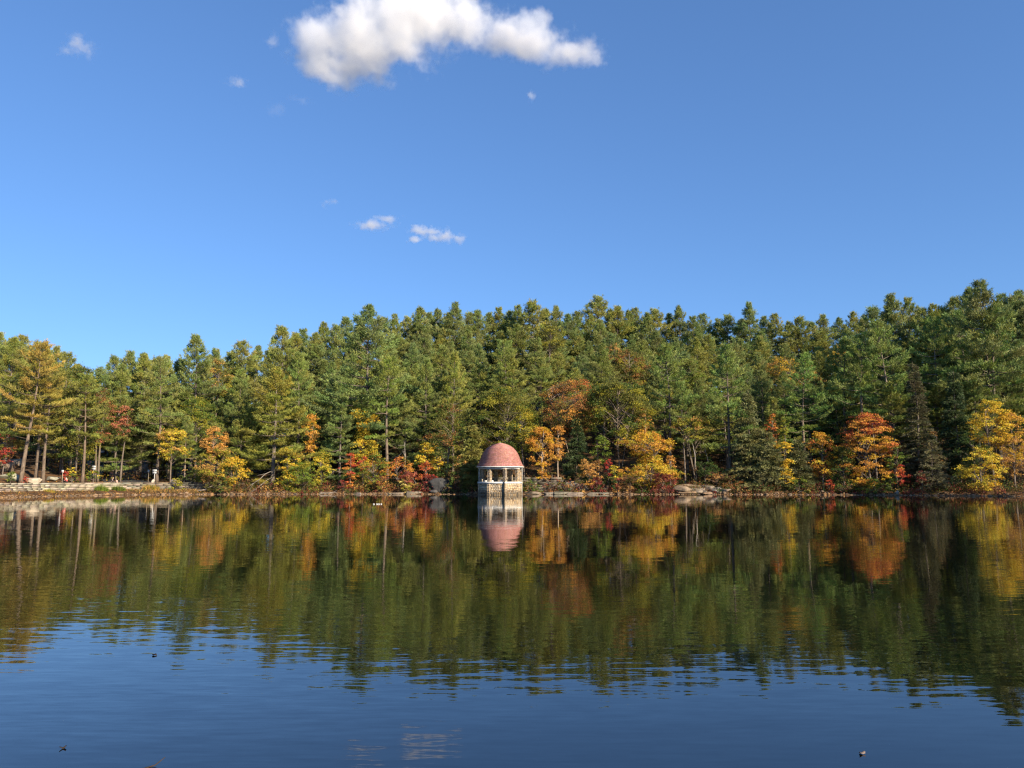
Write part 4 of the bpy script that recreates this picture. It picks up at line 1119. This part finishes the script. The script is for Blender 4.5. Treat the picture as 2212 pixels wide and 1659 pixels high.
# stone terrace behind the pavilion
def terrace():
    rng = np.random.default_rng(44)
    y0 = PAV_Y + 5.0
    r = empty('terrace_wall', (PAV_X + 2, y0, 0), 0, 'rough stone terrace wall seen behind and right of the pavilion', 'wall'); r['kind'] = 'thing'
    for row in range(6):
        x = -6.5 + rng.uniform(0, .4); z = .45 + row * .36
        while x < 6.0:
            w = rng.uniform(.9, 2.6)
            m2 = MB(); boxm(m2, (0, 0, 0), (w - .03, .7, .34), jit=.06, rng=rng)
            o = m2.build('block', M_BLOCK, r); o.location = (x + w / 2, row * .16 + rng.uniform(-.05, .05), z)
            g = rng.uniform(.22, .5); o.color = (g, g * .95, g * .88, 1)
            x += w
terrace()

# ------------------------------------------------------------------ shore litter, undergrowth, grass
def strip(n, px0, px1, d0, d1, rng):
    px = rng.uniform(px0, px1, n); d = rng.uniform(d0, d1, n)
    U = (px - 1106) / FPX / 1.008
    y = shore(U) + d; x = U * y
    return x, y, ground(x, y)
rng = np.random.default_rng(500)
mb = MB()
x, y, z = strip(2600, -20, 2240, -.4, .9, rng)
v0, f0 = _ico(1)
for k in range(len(x)):
    s = rng.uniform(.05, .2) * (1 if rng.random() < .93 else 2)
    v = v0 * rng.uniform(.7, 1.2, (len(v0), 1)) * np.array([s, s, s * .55])
    g = rng.uniform(.3, .95); c = np.array([(1, .82, .64), (.9, .8, .7), (1.2, .85, .5)][rng.integers(3)]) * g
    mb.add(v + (x[k], y[k], max(z[k], -.03) + s * .15), f0, c)
M_PEBBLE = noise_mat('pebble', [(.3, (.20, .16, .12)), (.7, (.36, .29, .22))], scale=3, bump=.2, vcol=True)
tag(mb.build('shore_pebbles', M_PEBBLE), 'brown pebbles and small stones along the waterline', kind='stuff')
mb = MB()
x, y, z = strip(16000, -20, 2240, -.1, 9, rng)
n = len(x)
cols = np.array([G[k] for k in ('tan', 'rust', 'brown', 'orange', 'brown')])[rng.integers(5, size=n)] * rng.uniform(.5, 1.0, (n, 1))
leafset(mb, np.stack([x, y, z + .04], 1), rng.normal(size=(n, 3)) * .35 + [0, 0, 1], rng.uniform(.1, .24, n), cols, rng)
tag(mb.build('fallen_leaves', M_LEAF), 'fallen tan and rust leaves on the bank', kind='stuff')
def undergrowth(seed, n, px0, px1, d0, d1, h0, h1, names, per=46, name='undergrowth', label=''):
    rng = np.random.default_rng(seed)
    x, y, z = strip(n, px0, px1, d0, d1, rng)
    lv = MB()
    for k in range(n):
        h = rng.uniform(h0, h1); r = h * rng.uniform(.5, .9)
        c = np.array(G[names[rng.integers(len(names))]]) * rng.uniform(.6, 1.1)
        m = int(per * rng.uniform(.6, 1.3))
        p = rng.normal(size=(m, 3)) * np.array([r * .5, r * .5, h * .3]) + np.array([x[k], y[k], z[k] + h * .5])
        p[:, 2] = np.maximum(p[:, 2], z[k] + .03)
        leafset(lv, p, rng.normal(size=(m, 3)) + [0, -.2, .5], rng.uniform(.12, .24, m), np.tile(c, (m, 1)) * rng.uniform(.7, 1.3, (m, 1)), rng)
    tag(lv.build(name, M_LEAF), label, kind='stuff')
undergrowth(601, 620, 470, 2230, 1.6, 9, .6, 2.0, ('dgreen', 'olive', 'brown', 'rust', 'dgreen', 'green'), label='low mixed undergrowth under the shore trees')
undergrowth(602, 520, 430, 2230, 8, 26, .8, 2.6, ('dgreen', 'olive', 'dgreen', 'brown', 'rust'), label='dark undergrowth deeper in the woods', name='woodland_undergrowth')
undergrowth(603, 200, -20, 430, 12, 44, .8, 3.2, ('dgreen', 'olive', 'green', 'rust', 'ygreen'), label='undergrowth in the woods at the path', name='path_undergrowth')
undergrowth(604, 620, 480, 2200, .2, 3.2, .4, 1.4, ('olive', 'brown', 'rust', 'dred', 'dgreen', 'tan', 'green', 'maroon'), per=34, label='low brush and weeds along the waterline', name='shore_brush')
# grass along the foot of the wall
def grass(name, px, d, w, h, n, cols, seed, label, cat='grass', kind=None, group=None):
    rng = np.random.default_rng(seed)
    x0, y0 = spot(px, d); z0 = gz(x0, y0)
    mb = MB()
    r = np.sqrt(rng.random(n)) * w / 2; a = rng.uniform(0, 6.28, n)
    b = np.stack([r * np.cos(a), r * np.sin(a) * .5, np.zeros(n)], 1)
    b[:, 2] = ground(b[:, 0] + x0, b[:, 1] + y0) - z0
    dr = nrm(np.stack([b[:, 0] / w * 1.2 + rng.normal(size=n) * .25, b[:, 1] / w + rng.normal(size=n) * .2, np.ones(n)], 1))
    ln = h * rng.uniform(.5, 1.1, n)[:, None] * (1 - .5 * (r / (w / 2)) ** 2)[:, None]
    side = nrm(np.cross(dr, rng.normal(size=(n, 3)))) * .022
    mid = b + dr * ln * .6; tip = b + dr * ln + np.stack([dr[:, 0], dr[:, 1], -.1 * np.ones(n)], 1) * ln * .25
    v = np.stack([b - side, b + side, mid + side * .7, mid - side * .7, tip], 1).reshape(-1, 3)
    i = np.arange(n)[:, None] * 5
    f = np.concatenate([i + np.array([[0, 1, 2]]), i + np.array([[0, 2, 3]]), i + np.array([[3, 2, 4]])])
    c = np.array([G[k] for k in cols])[rng.integers(len(cols), size=n)] * rng.uniform(.7, 1.3, (n, 1))
    mb.add(v, f, np.repeat(c, 5, axis=0))
    o = mb.build(name, M_LEAF); o.location = (x0, y0, z0)
    return tag(o, label, cat if kind is None else None, group, kind)
grass('grass_clump', 219, 3.6, 2.0, 1.0, 500, ('lime', 'green', 'lime'), 1, 'bright green grass clump at the wall foot, first of two below the path')
grass('grass_clump', 258, 3.4, 1.9, .9, 460, ('lime', 'green', 'olive'), 2, 'bright green grass clump at the wall foot, second of two below the path')
grass('grass_clump', 327, 3.6, 2.2, 1.1, 420, ('olive', 'tan', 'ygreen'), 3, 'tall dry olive grass against the wall below the white sign')
grass('grass_clump', 108, 3.0, 1.4, .5, 220, ('ygreen', 'tan', 'lime'), 4, 'short yellowish grass tuft on the bank below the small sign post')
for k, (px, d, w, h, n) in enumerate([(300, 2.9, 5, .45, 500), (355, 2.8, 6, .4, 600), (410, 2.6, 6, .35, 600), (450, 2.2, 5, .3, 500), (180, 2.6, 5, .22, 260), (130, 2.4, 4, .22, 200), (40, 2.4, 4, .3, 160)]):
    grass('bank_grass', px, d, w, h, n, ('olive', 'tan', 'brown', 'brown'), 10 + k, 'dry yellow grass on the bank below the wall', kind='stuff')
broad(380, 3.4, 1030, 1056, 28, P(4, 'ygreen', 2, 'pale', 2, 'lime'), 'yellow-green bush growing against the end of the wall', 'shrub', 'shrub', seed=90, shape='bush', leaf=.15)
broad(202, 6.5, 1016, 1036, 32, P(4, 'lime', 2, 'green', 1, 'yellow'), 'light green bush in front of the white notice board by the path', 'shrub', 'shrub', seed=91, shape='bush', leaf=.17)
broad(152, 9, 1006, 1028, 26, P(4, 'yellow', 1, 'ygreen'), 'small yellow bush right of the small sign post', 'shrub', 'shrub', seed=92, shape='bush', leaf=.17)
broad(140, 8, 1018, 1030, 14, P(4, 'red', 1, 'salmon'), 'small red bush right behind the small sign post', 'shrub', 'shrub', seed=93, shape='bush', leaf=.15)
broad(155, 7, 1022, 1038, 24, P(3, 'olive', 2, 'green'), 'olive bush left of the thick bare pine trunk', 'shrub', 'shrub', seed=94, shape='bush', leaf=.15)
broad(53, 5.3, 1026, 1042, 12, P(3, 'salmon', 2, 'red'), 'small red bush between the leaning pine and the pale boulder', 'shrub', 'shrub', seed=95, shape='bush', leaf=.13)
broad(22, 6.0, 1018, 1038, 18, P(3, 'dgreen', 2, 'lime'), 'grey-green bush behind the wall left of the leaning pine', 'shrub', 'shrub', seed=96, shape='bush', leaf=.13)
broad(420, 6.5, 1006, 1036, 50, P(3, 'dgreen', 2, 'green', 1, 'olive'), 'dark green bush behind the far end of the wall', 'shrub', 'shrub', seed=97, shape='bush')

broad(1190, 1.8, 1018, 1060, 36, P(3, 'brown', 2, 'olive', 1, 'dred'), 'brown twiggy bush before the rock face right of the pavilion', 'shrub', 'shrub', seed=98, shape='bush', leaf=.13, dens=.6)
broad(1222, 1.6, 1030, 1060, 40, P(3, 'olive', 2, 'tan', 1, 'dred'), 'olive and tan bush below the grey rock face', 'shrub', 'shrub', seed=99, shape='bush', leaf=.14, dens=.7)
broad(1250, 1.4, 1024, 1060, 34, P(3, 'brown', 2, 'olive'), 'thin brown bush beside the dark grey rock', 'shrub', 'shrub', seed=100, shape='bush', leaf=.13, dens=.6)
broad(1582, 2.2, 1026, 1060, 50, P(3, 'olive', 2, 'brown', 1, 'rust'), 'olive-brown bush at the right end of the bare rock slope', 'shrub', 'shrub', seed=101, shape='bush', leaf=.15)
broad(1458, 3.2, 1012, 1032, 24, P(3, 'lime', 2, 'green'), 'small bright green bush above the left end of the bare rock slope', 'shrub', 'shrub', seed=102, shape='bush', leaf=.15)
broad(1860, 2.4, 1006, 1056, 40, P(3, 'gold', 2, 'ygreen', 1, 'orange'), 'gold bush under the left side of the orange-red maple', 'shrub', 'shrub', seed=103)
broad(1546, 3.4, 1020, 1040, 40, P(3, 'rust', 2, 'brown', 1, 'tan'), 'low rusty bush above the bare rock slope', 'shrub', 'shrub', seed=104, shape='bush', leaf=.14, dens=.6)
# dead limbs and snags
def dead_branch(name, pts, rad, label, cat='branch', twigs=5, seed=1, tint=(1, 1, 1)):
    rng = np.random.default_rng(seed)
    pts = np.array(pts, float); o0 = pts[0].copy(); pts = pts - o0
    mb = MB(); n = len(pts); tube(mb, pts, np.linspace(rad, rad * .35, n), 6)
    for k in range(twigs):
        q = rng.integers(1, n); p = pts[q]; dv = pts[q] - pts[q - 1]; dv = dv / np.linalg.norm(dv) + rng.normal(size=3) * .5
        ln = rng.uniform(.4, 1.1); s = np.linspace(0, 1, 4)[:, None]
        tube(mb, p + dv * s * ln + rng.normal(size=3) * .1 * s * s, np.linspace(rad * .4, .006, 4), 4, cap=False)
    o = mb.build(name, M_TWIG, smooth=True); o.location = o0; o.color = (*tint, 1)
    return tag(o, label, cat)
def pt(px, py, d):
    x, y = spot(px, d); return (x, y, zof(py, y))
dead_branch('fallen_branch', [pt(428, 1060, 2.2), pt(443, 1058, 2.0), pt(453, 1052, 1.9), pt(464, 1048, 1.9)], .09, 'bleached fallen branch lying against the dark end of the wall', seed=1, tint=(1.7, 1.6, 1.5), twigs=3)
dead_branch('dead_bough', [pt(585, 1018, 4.4), pt(572, 1024, 3.2), pt(560, 1036, 2.2), pt(548, 1044, 1.4)], .06, 'grey dead bough drooping from the broad yellow-green pine', seed=2, twigs=9)
dead_branch('dead_bough', [pt(590, 1030, 4.4), pt(578, 1036, 3.0), pt(566, 1046, 1.8), pt(556, 1055, 1.0)], .05, 'lower grey dead bough under the broad yellow-green pine', seed=3, twigs=9)
dead_branch('dead_bough', [pt(733, 1010, 5.4), pt(722, 1016, 4.2), pt(710, 1030, 3.2)], .05, 'grey dead bough left of the bluish pine trunk', seed=4, twigs=7)
dead_branch('dead_bough', [pt(838, 992, 6.6), pt(858, 986, 5.6), pt(868, 978, 4.8)], .06, 'brown dead bough right of the layered pine trunk', seed=5, twigs=9)
dead_branch('dead_bough', [pt(869, 1004, 3.2), pt(885, 1024, 2.4), pt(896, 1040, 1.6)], .05, 'tangle of grey dead twigs above the pale yellow shrub', seed=6, twigs=10)
dead_branch('dead_sapling', [pt(875, 1010, 5), pt(874, 985, 5), pt(873, 962, 5)], .05, 'bare pale sapling right of the layered pine trunk', 'tree', seed=7, tint=(1.5, 1.5, 1.5), twigs=6)
dead_branch('bare_tree', [pt(1502, 1012, 5), pt(1503, 985, 5), pt(1499, 960, 5)], .08, 'thin pale bare trunk behind the pale ledge', 'tree', seed=8, tint=(1.2, 1.2, 1.2), twigs=4)
dead_branch('bare_tree', [pt(1532, 1000, 6), pt(1526, 975, 6), pt(1522, 955, 6)], .06, 'thin leaning bare trunk right of the umbrella maple', 'tree', seed=9, tint=(1.2, 1.2, 1.2), twigs=3)
dead_branch('driftwood', [pt(694, 1066, -.1), pt(710, 1065, 0), pt(722, 1063, .3)], .08, 'grey driftwood stick at the waterline below the bluish pine', seed=10, twigs=3)
dead_branch('driftwood', [pt(1482, 1050, 2), pt(1490, 1060, .8), pt(1497, 1067, 0)], .05, 'dead branch hanging over the orange-tan ledge to the water', seed=11, twigs=8, tint=(.8, .7, .6))

# ------------------------------------------------------------------ signs
M_SIGN = noise_mat('sign_white', [(.3, (.52, .52, .50)), (.7, (.64, .64, .62))], scale=3, rough=.5, bump=0)
M_POST = noise_mat('weathered_post', [(.3, (.30, .24, .17)), (.7, (.45, .37, .27))], scale=6, stretch=(1, 1, .2), bump=.3)
M_INK = noise_mat('sign_ink', [(.3, (.12, .14, .12)), (.7, (.2, .22, .19))], scale=4, bump=0)
M_PINK = noise_mat('sign_print', [(.3, (.45, .16, .2)), (.7, (.5, .2, .24))], scale=4, bump=0)
def sign(px, d, z_top, w, h, post_r, label, panels=1, ink=None, post_mat=None, post=True, name='sign_post', bottom=None):
    x, y = spot(px, d); g = gz(x, y)
    r = empty(name, (x, y, g), 0, label, 'sign')
    zt = z_top - g
    if post:
        mb = MB(); tube(mb, [(0, 0, -.2), (0, 0, zt * .5), (0, 0, zt - .05)], post_r, 8); mb.build('post', post_mat or M_POST, r)
    for k in range(panels):
        hh = h / panels
        mb = MB(); boxm(mb, (0, -.06, zt - hh * (k + .5) - k * .04), (w * (1 if k == 0 else .92), .03, hh - .02)); b = mb.build('board', M_SIGN, r)
        if ink:
            mb = MB()
            for j in range(2): boxm(mb, (0, -.079, zt - hh * (k + .38 + .3 * j) - k * .04), (w * (.62 if j else .45), .004, hh * .1))
            mb.build('print', ink, b)
    return r
sign(134, 5.9, zof(1015, 104), .30, .38, .04, 'small white sign with pinkish print on a thin post behind the wall', ink=M_PINK)
sign(333, 6.3, zof(1014, 113), .62, .58, .045, 'white sign board on a thin white post beside the pale marker stone', panels=2, ink=M_INK, post_mat=M_SIGN)
sign(320, 9, zof(1015, 118), .28, .4, .04, 'small white notice in the dark woods left of the white sign board', ink=M_INK)
sign(201, 9.0, zof(1006, 112), .55, .55, .05, 'white notice board behind the light green bush by the path', panels=2, ink=M_INK)

# ------------------------------------------------------------------ people on the wall
def flat_mat(name, c, rough=.8):
    return noise_mat(name, [(.3, tuple(np.array(c) * .85)), (.7, tuple(np.array(c) * 1.1))], scale=9, rough=rough, bump=0)
M_SKIN = flat_mat('skin', (.52, .31, .22), .6); M_PALE = flat_mat('pale_skin', (.62, .42, .33), .6)
M_CORAL = flat_mat('coral_cloth', (.55, .10, .08)); M_DARK = flat_mat('dark_cloth', (.018, .016, .022)); M_HAIRD = flat_mat('dark_hair', (.02, .012, .008)); M_HAIRL = flat_mat('fair_hair', (.5, .38, .2)); M_PINKC = flat_mat('pale_pink_cloth', (.6, .36, .29))
def skin_body(name, joints, bones, radii, mat, parent, sub=1):
    me = bpy.data.meshes.new(name); me.from_pydata(joints, bones, []); me.update()
    o = link(name, me, parent)
    m = o.modifiers.new('skin', 'SKIN'); m.use_smooth_shade = True
    for sv, r in zip(me.skin_vertices[0].data, radii): sv.radius = (r, r)
    me.skin_vertices[0].data[0].use_root = True
    s = o.modifiers.new('sub', 'SUBSURF'); s.levels = sub; s.render_levels = sub
    dg = bpy.context.evaluated_depsgraph_get()
    me2 = bpy.data.meshes.new_from_object(o.evaluated_get(dg)); o.modifiers.clear(); o.data = me2
    me2.materials.clear(); me2.materials.append(mat)
    return o
def blob(name, c, s, mat, parent, seed=0, tilt=0):
    v, f = ICO2
    mb = MB(); mb.add(v * np.array(s) + np.array(c), f); return mb.build(name, mat, parent, smooth=True)
def seated_person(px, d, z, face, scale, label, shirt, trouser, hair, skin, lean=.1, knees=True, group=None):
    """sits on the wall top; face is the heading of the knees"""
    x, y = spot(px, d)
    r = empty('person', (x, y, z), face, label, 'person'); r.scale = (scale,) * 3
    L = lean
    # x forward, y to the side
    J = [(0, 0, .12), (.05 + L * .3, 0, .35), (.06 + L, 0, .58), (.08 + L * 1.2, 0, .68), (.11 + L * 1.4, 0, .82), (.12 + L * 1.5, 0, .92)]
    B = [(0, 1), (1, 2), (2, 3), (3, 4), (4, 5)]; Rr = [.15, .14, .13, .055, .095, .07]
    def arm(s):
        n = len(J); J.extend([(.06 + L, s * .19, .56), (.16 + L, s * .25, .33), (.36 + L * .5, s * .17, .26), (.45 + L * .5, s * .15, .27)])
        B.extend([(2, n), (n, n + 1), (n + 1, n + 2), (n + 2, n + 3)]); Rr.extend([.06, .05, .04, .032])
    def leg(s):
        n = len(J); J.extend([(.06, s * .1, .11), (.42, s * .13, .42), (.60, s * .13, .08), (.76, s * .14, .05)])
        B.extend([(0, n), (n, n + 1), (n + 1, n + 2), (n + 2, n + 3)]); Rr.extend([.09, .07, .05, .04])
    arm(1); arm(-1); leg(1); leg(-1)
    body = skin_body('body', J, B, Rr, skin, r)
    sj = [0, 1, 2] ; 
    SJ = [J[0], J[1], J[2], J[6], (np.array(J[7])).tolist(), J[10], J[11]]
    skin_body('shirt', SJ, [(0, 1), (1, 2), (2, 3), (3, 4), (2, 5), (5, 6)], [.165, .16, .145, .075, .065, .075, .065], shirt, r)
    TJ = [J[0], J[14], J[15], J[16], J[18], J[19], J[20]]
    skin_body('trousers', TJ, [(0, 1), (1, 2), (2, 3), (0, 4), (4, 5), (5, 6)], [.16, .105, .085, .066, .105, .085, .066], trouser, r)
    hx = .11 + L * 1.45
    blob('hair', (hx - .035, 0, .885), (.115, .11, .12), hair, r)
    blob('nose', (hx + .105, 0, .845), (.02, .014, .02), skin, body)
    for s in (1, -1): blob('shoe', (.72, s * .135, .04), (.12, .05, .05), M_DARK, r)
    return r
WTOP = 1.70
seated_person(144.5, 4.75, WTOP, math.pi - .15, .86, 'person in coral top and dark trousers sitting on the wall by the small sign post', M_CORAL, M_DARK, M_HAIRD, M_PALE, lean=.05)
seated_person(239.5, 4.75, WTOP, .2, .72, 'person in dark clothes with fair hair sitting hunched on the wall before the path', M_DARK, M_DARK, M_HAIRL, M_PALE, lean=.2)
seated_person(253, 4.8, WTOP, math.pi - .5, .5, 'small person in pale pink clothes sitting on the wall before the path', M_PINKC, M_PINKC, M_HAIRD, M_PALE, lean=.1)

# ------------------------------------------------------------------ on the water
M_FLOAT = flat_mat('float_white', (.42, .41, .37), .5)
x0 = xof(815, 66.5, 1088)
for k in range(4):
    mb = MB(); n = 12
    pr_ = [(.02, -.05), (.07, -.04), (.085, .02), (.075, .08), (.04, .11), (.01, .115)]
    ang = np.arange(n) * 2 * np.pi / n
    v = np.concatenate([np.stack([r * np.cos(ang), r * np.sin(ang), np.full(n, z)], 1) for r, z in pr_])
    f = [t for r in range(len(pr_) - 1) for j in range(n) for t in ((r * n + j, r * n + (j + 1) % n, (r + 1) * n + (j + 1) % n), (r * n + j, (r + 1) * n + (j + 1) % n, (r + 1) * n + j))]
    mb.add(v, f); o = mb.build('float', M_FLOAT, smooth=True); o.location = (x0 + (-.30, -.04, .12, .32)[k], 66.5 + .03 * k, -.035)
    tag(o, 'small white float on the water, ' + ('leftmost', 'second from left', 'third from left', 'rightmost')[k] + ' of the row of four', 'float', 'white floats in a row on the water')
M_DLEAF = flat_mat('dead_leaf', (.035, .026, .02)); M_PLEAF = flat_mat('pale_leaf', (.20, .15, .12))
def wpoint(px, py):
    u, s = ray(px, py); Y = -CAM_H / s; return u * Y, Y
def floating_leaf(px, py, size, mat, label, seed):
    rng = np.random.default_rng(seed); x, y = wpoint(px, py)
    k = 9; t = np.linspace(0, 2 * np.pi, k, endpoint=False)
    rr = .5 + .12 * np.cos(3 * t + 1) + rng.uniform(-.05, .05, k)
    top = np.stack([np.cos(t) * rr * size, np.sin(t) * rr * size * .6, .012 + .02 * np.sin(t * 2 + seed) * size / .12], 1)
    v = np.concatenate([top, top - [0, 0, .004], [[0, 0, .008]], [[0, 0, .003]]])
    f = []
    for j in range(k):
        n = (j + 1) % k
        f += [(j, n, 2 * k), (k + n, k + j, 2 * k + 1), (k + j, k + n, n), (k + j, n, j)]
    mb = MB(); mb.add(v, f); o = mb.build('floating_leaf', mat); o.location = (x, y, .002); o.rotation_euler[2] = rng.uniform(0, 6)
    tag(o, label, 'leaf')
floating_leaf(1862, 1629, .05, M_PLEAF, 'pale curled leaf floating near the lower right corner', 1)
floating_leaf(136, 1617, .05, M_DLEAF, 'dark curled leaf floating near the lower left corner', 2)
floating_leaf(334, 1416, .06, M_DLEAF, 'small dark leaf floating at the edge of the tree reflection on the left', 5)
x, y = wpoint(335, 1656); dead_branch('floating_twig', [(x - .07, y - .05, .0), (x, y, .01), (x + .05, y + .05, .05)], .007, 'dark twig sticking out of the water at the lower left edge', twigs=0, seed=12, tint=(.2, .15, .12))
# ------------------------------------------------------------------ clouds: volumes far out over the hill
def cloud(spec, Y, label, dens, noise_m, edge=.35, k=.9, warp=.25, seed=0, thick=1.0, pad=1.28):
    """spec: ellipsoids in picture columns / rows with half sizes, set at distance Y"""
    E = []
    for px, py, rx, ry in spec:
        m = Y / FPX / (CP - SP * (829.5 - py) / FPX)
        E.append((xof(px, Y, py), Y + (px % 37 - 18) * .4 * m, zof(py, Y), rx * m, (rx * .5 + ry * .5) * m * thick, ry * m))
    E = np.array(E); c0 = E[:, :3].mean(0)
    mb = MB()
    for e in E:
        v, f = ICO3
        mb.add(v * e[3:] * pad + e[:3] - c0, f)
    o = mb.build('cloud', None)
    rm = o.modifiers.new('remesh', 'REMESH'); rm.mode = 'VOXEL'; rm.voxel_size = max(2.0, float(E[:, 5].max()) * .16)
    dg = bpy.context.evaluated_depsgraph_get()
    me = bpy.data.meshes.new_from_object(o.evaluated_get(dg)); o.modifiers.clear(); o.data = me
    m, N, L = newmat('cloud_vapour')
    tc = N.new('ShaderNodeTexCoord')
    def noise(scale, det, sd, rough=.6):
        mp = N.new('ShaderNodeMapping'); mp.inputs['Location'].default_value = (sd * 3.1, sd * 1.7, sd * 2.3)
        mp.inputs['Scale'].default_value = (1 / scale,) * 3
        L.new(tc.outputs['Object'], mp.inputs[0])
        n = N.new('ShaderNodeTexNoise'); n.inputs['Scale'].default_value = 1; n.inputs['Detail'].default_value = det; n.inputs['Roughness'].default_value = rough
        L.new(mp.outputs[0], n.inputs['Vector']); return n
    wn_ = noise(noise_m * 1.4, 2, seed + 5)
    sb = N.new('ShaderNodeVectorMath'); sb.operation = 'SUBTRACT'; sb.inputs[1].default_value = (.5, .5, .5); L.new(wn_.outputs['Color'], sb.inputs[0])
    sc = N.new('ShaderNodeVectorMath'); sc.operation = 'SCALE'; sc.inputs['Scale'].default_value = noise_m * warp * 2; L.new(sb.outputs[0], sc.inputs[0])
    pp = N.new('ShaderNodeVectorMath'); pp.operation = 'ADD'; L.new(tc.outputs['Object'], pp.inputs[0]); L.new(sc.outputs[0], pp.inputs[1])
    cur = None
    for e in E:
        s = N.new('ShaderNodeVectorMath'); s.operation = 'SUBTRACT'; s.inputs[1].default_value = tuple(e[:3] - c0); L.new(pp.outputs[0], s.inputs[0])
        dv = N.new('ShaderNodeVectorMath'); dv.operation = 'DIVIDE'; dv.inputs[1].default_value = tuple(e[3:]); L.new(s.outputs[0], dv.inputs[0])
        ln = N.new('ShaderNodeVectorMath'); ln.operation = 'LENGTH'; L.new(dv.outputs[0], ln.inputs[0])
        if cur is None: cur = ln.outputs['Value']
        else:
            mn = N.new('ShaderNodeMath'); mn.operation = 'SMOOTH_MIN'; mn.inputs[2].default_value = .45; L.new(cur, mn.inputs[0]); L.new(ln.outputs['Value'], mn.inputs[1]); cur = mn.outputs[0]
    fb = noise(noise_m, 6, seed, .62)
    # field = 1 - distance + k * (noise - .5)
    a = N.new('ShaderNodeMath'); a.operation = 'MULTIPLY_ADD'; a.inputs[1].default_value = k * 2; a.inputs[2].default_value = .80 - k; L.new(fb.outputs['Fac'], a.inputs[0])
    fb2 = noise(noise_m * .22, 3, seed + 9, .6)
    a2 = N.new('ShaderNodeMath'); a2.operation = 'MULTIPLY_ADD'; a2.inputs[1].default_value = k * .7; L.new(fb2.outputs['Fac'], a2.inputs[0])
    a3 = N.new('ShaderNodeMath'); a3.operation = 'SUBTRACT'; a3.inputs[1].default_value = k * .35; L.new(a.outputs[0], a3.inputs[0]); L.new(a3.outputs[0], a2.inputs[2])
    a = a2
    b = N.new('ShaderNodeMath'); b.operation = 'SUBTRACT'; L.new(a.outputs[0], b.inputs[0]); L.new(cur, b.inputs[1])
    mr = N.new('ShaderNodeMapRange'); mr.interpolation_type = 'SMOOTHSTEP'; mr.inputs[1].default_value = 0; mr.inputs[2].default_value = edge; mr.inputs[3].default_value = 0; mr.inputs[4].default_value = dens
    L.new(b.outputs[0], mr.inputs[0])
    pv = N.new('ShaderNodeVolumePrincipled'); pv.inputs['Color'].default_value = (1, 1, 1, 1); pv.inputs['Anisotropy'].default_value = .25
    L.new(mr.outputs[0], pv.inputs['Density'])
    oo = N.new('ShaderNodeOutputMaterial'); L.new(pv.outputs[0], oo.inputs['Volume'])
    o.data.materials.clear(); o.data.materials.append(m)
    o.location = c0
    tag(o, label, 'cloud')
    return o
CLY = 1000
cloud([(770, 85, 150, 85), (690, 90, 92, 78), (770, 135, 120, 52), (890, 40, 150, 105), (1000, 45, 110, 58), (860, -50, 200, 70), (715, 160, 84, 38), (860, 122, 95, 42),
       (1080, 85, 90, 32), (1150, 88, 100, 54), (1240, 116, 94, 38), (1150, 44, 44, 30)], CLY, 'big white cumulus cloud with grey underside at the top of the sky', .07, 50, edge=.75, k=1.0, seed=2, thick=1.0, warp=.5, pad=1.5)
cloud([(168, 96, 44, 22), (148, 118, 24, 14), (196, 116, 18, 20)], CLY, 'small ragged white cloud high at the left', .05, 17, edge=1.0, k=1.5, seed=4, pad=1.6, warp=.5)
cloud([(510, 175, 36, 10), (518, 185, 18, 8)], CLY, 'small wispy cloud left of the big cumulus', .05, 14, edge=1.0, k=1.4, seed=6, pad=1.6, warp=.5)
cloud([(805, 485, 54, 12), (838, 473, 38, 10), (785, 492, 26, 8)], CLY * 1.2, 'pale wispy cloud, left of the pair above the hill', .075, 17, edge=1.0, k=1.3, seed=9, pad=1.6, warp=.5)
cloud([(925, 500, 52, 12), (955, 511, 46, 14), (985, 517, 30, 10), (893, 520, 22, 9)], CLY * 1.2, 'brighter small white cloud, right of the pair above the hill', .10, 18, edge=.9, k=1.1, seed=11, pad=1.6, warp=.5)
cloud([(700, 442, 14, 10), (716, 438, 20, 7)], CLY * 1.2, 'tiny wisp of cloud above the pair of small clouds', .05, 12, edge=1.0, k=1.4, seed=13, pad=1.6, warp=.5)
cloud([(1148, 210, 11, 18)], CLY, 'tiny upright wisp of cloud below the right end of the cumulus', .05, 10, edge=1.0, k=1.3, seed=15, pad=1.6, warp=.5)
cloud([(600, 240, 28, 24), (650, 215, 36, 14)], CLY, 'faint wisp of cloud below the left end of the cumulus', .012, 18, edge=1.0, k=1.3, seed=17, pad=1.6, warp=.5)
cloud([(588, 85, 18, 26)], CLY, 'thin wisp of cloud beside the left end of the cumulus', .022, 14, edge=1.0, k=1.4, seed=18, pad=1.6, warp=.5)
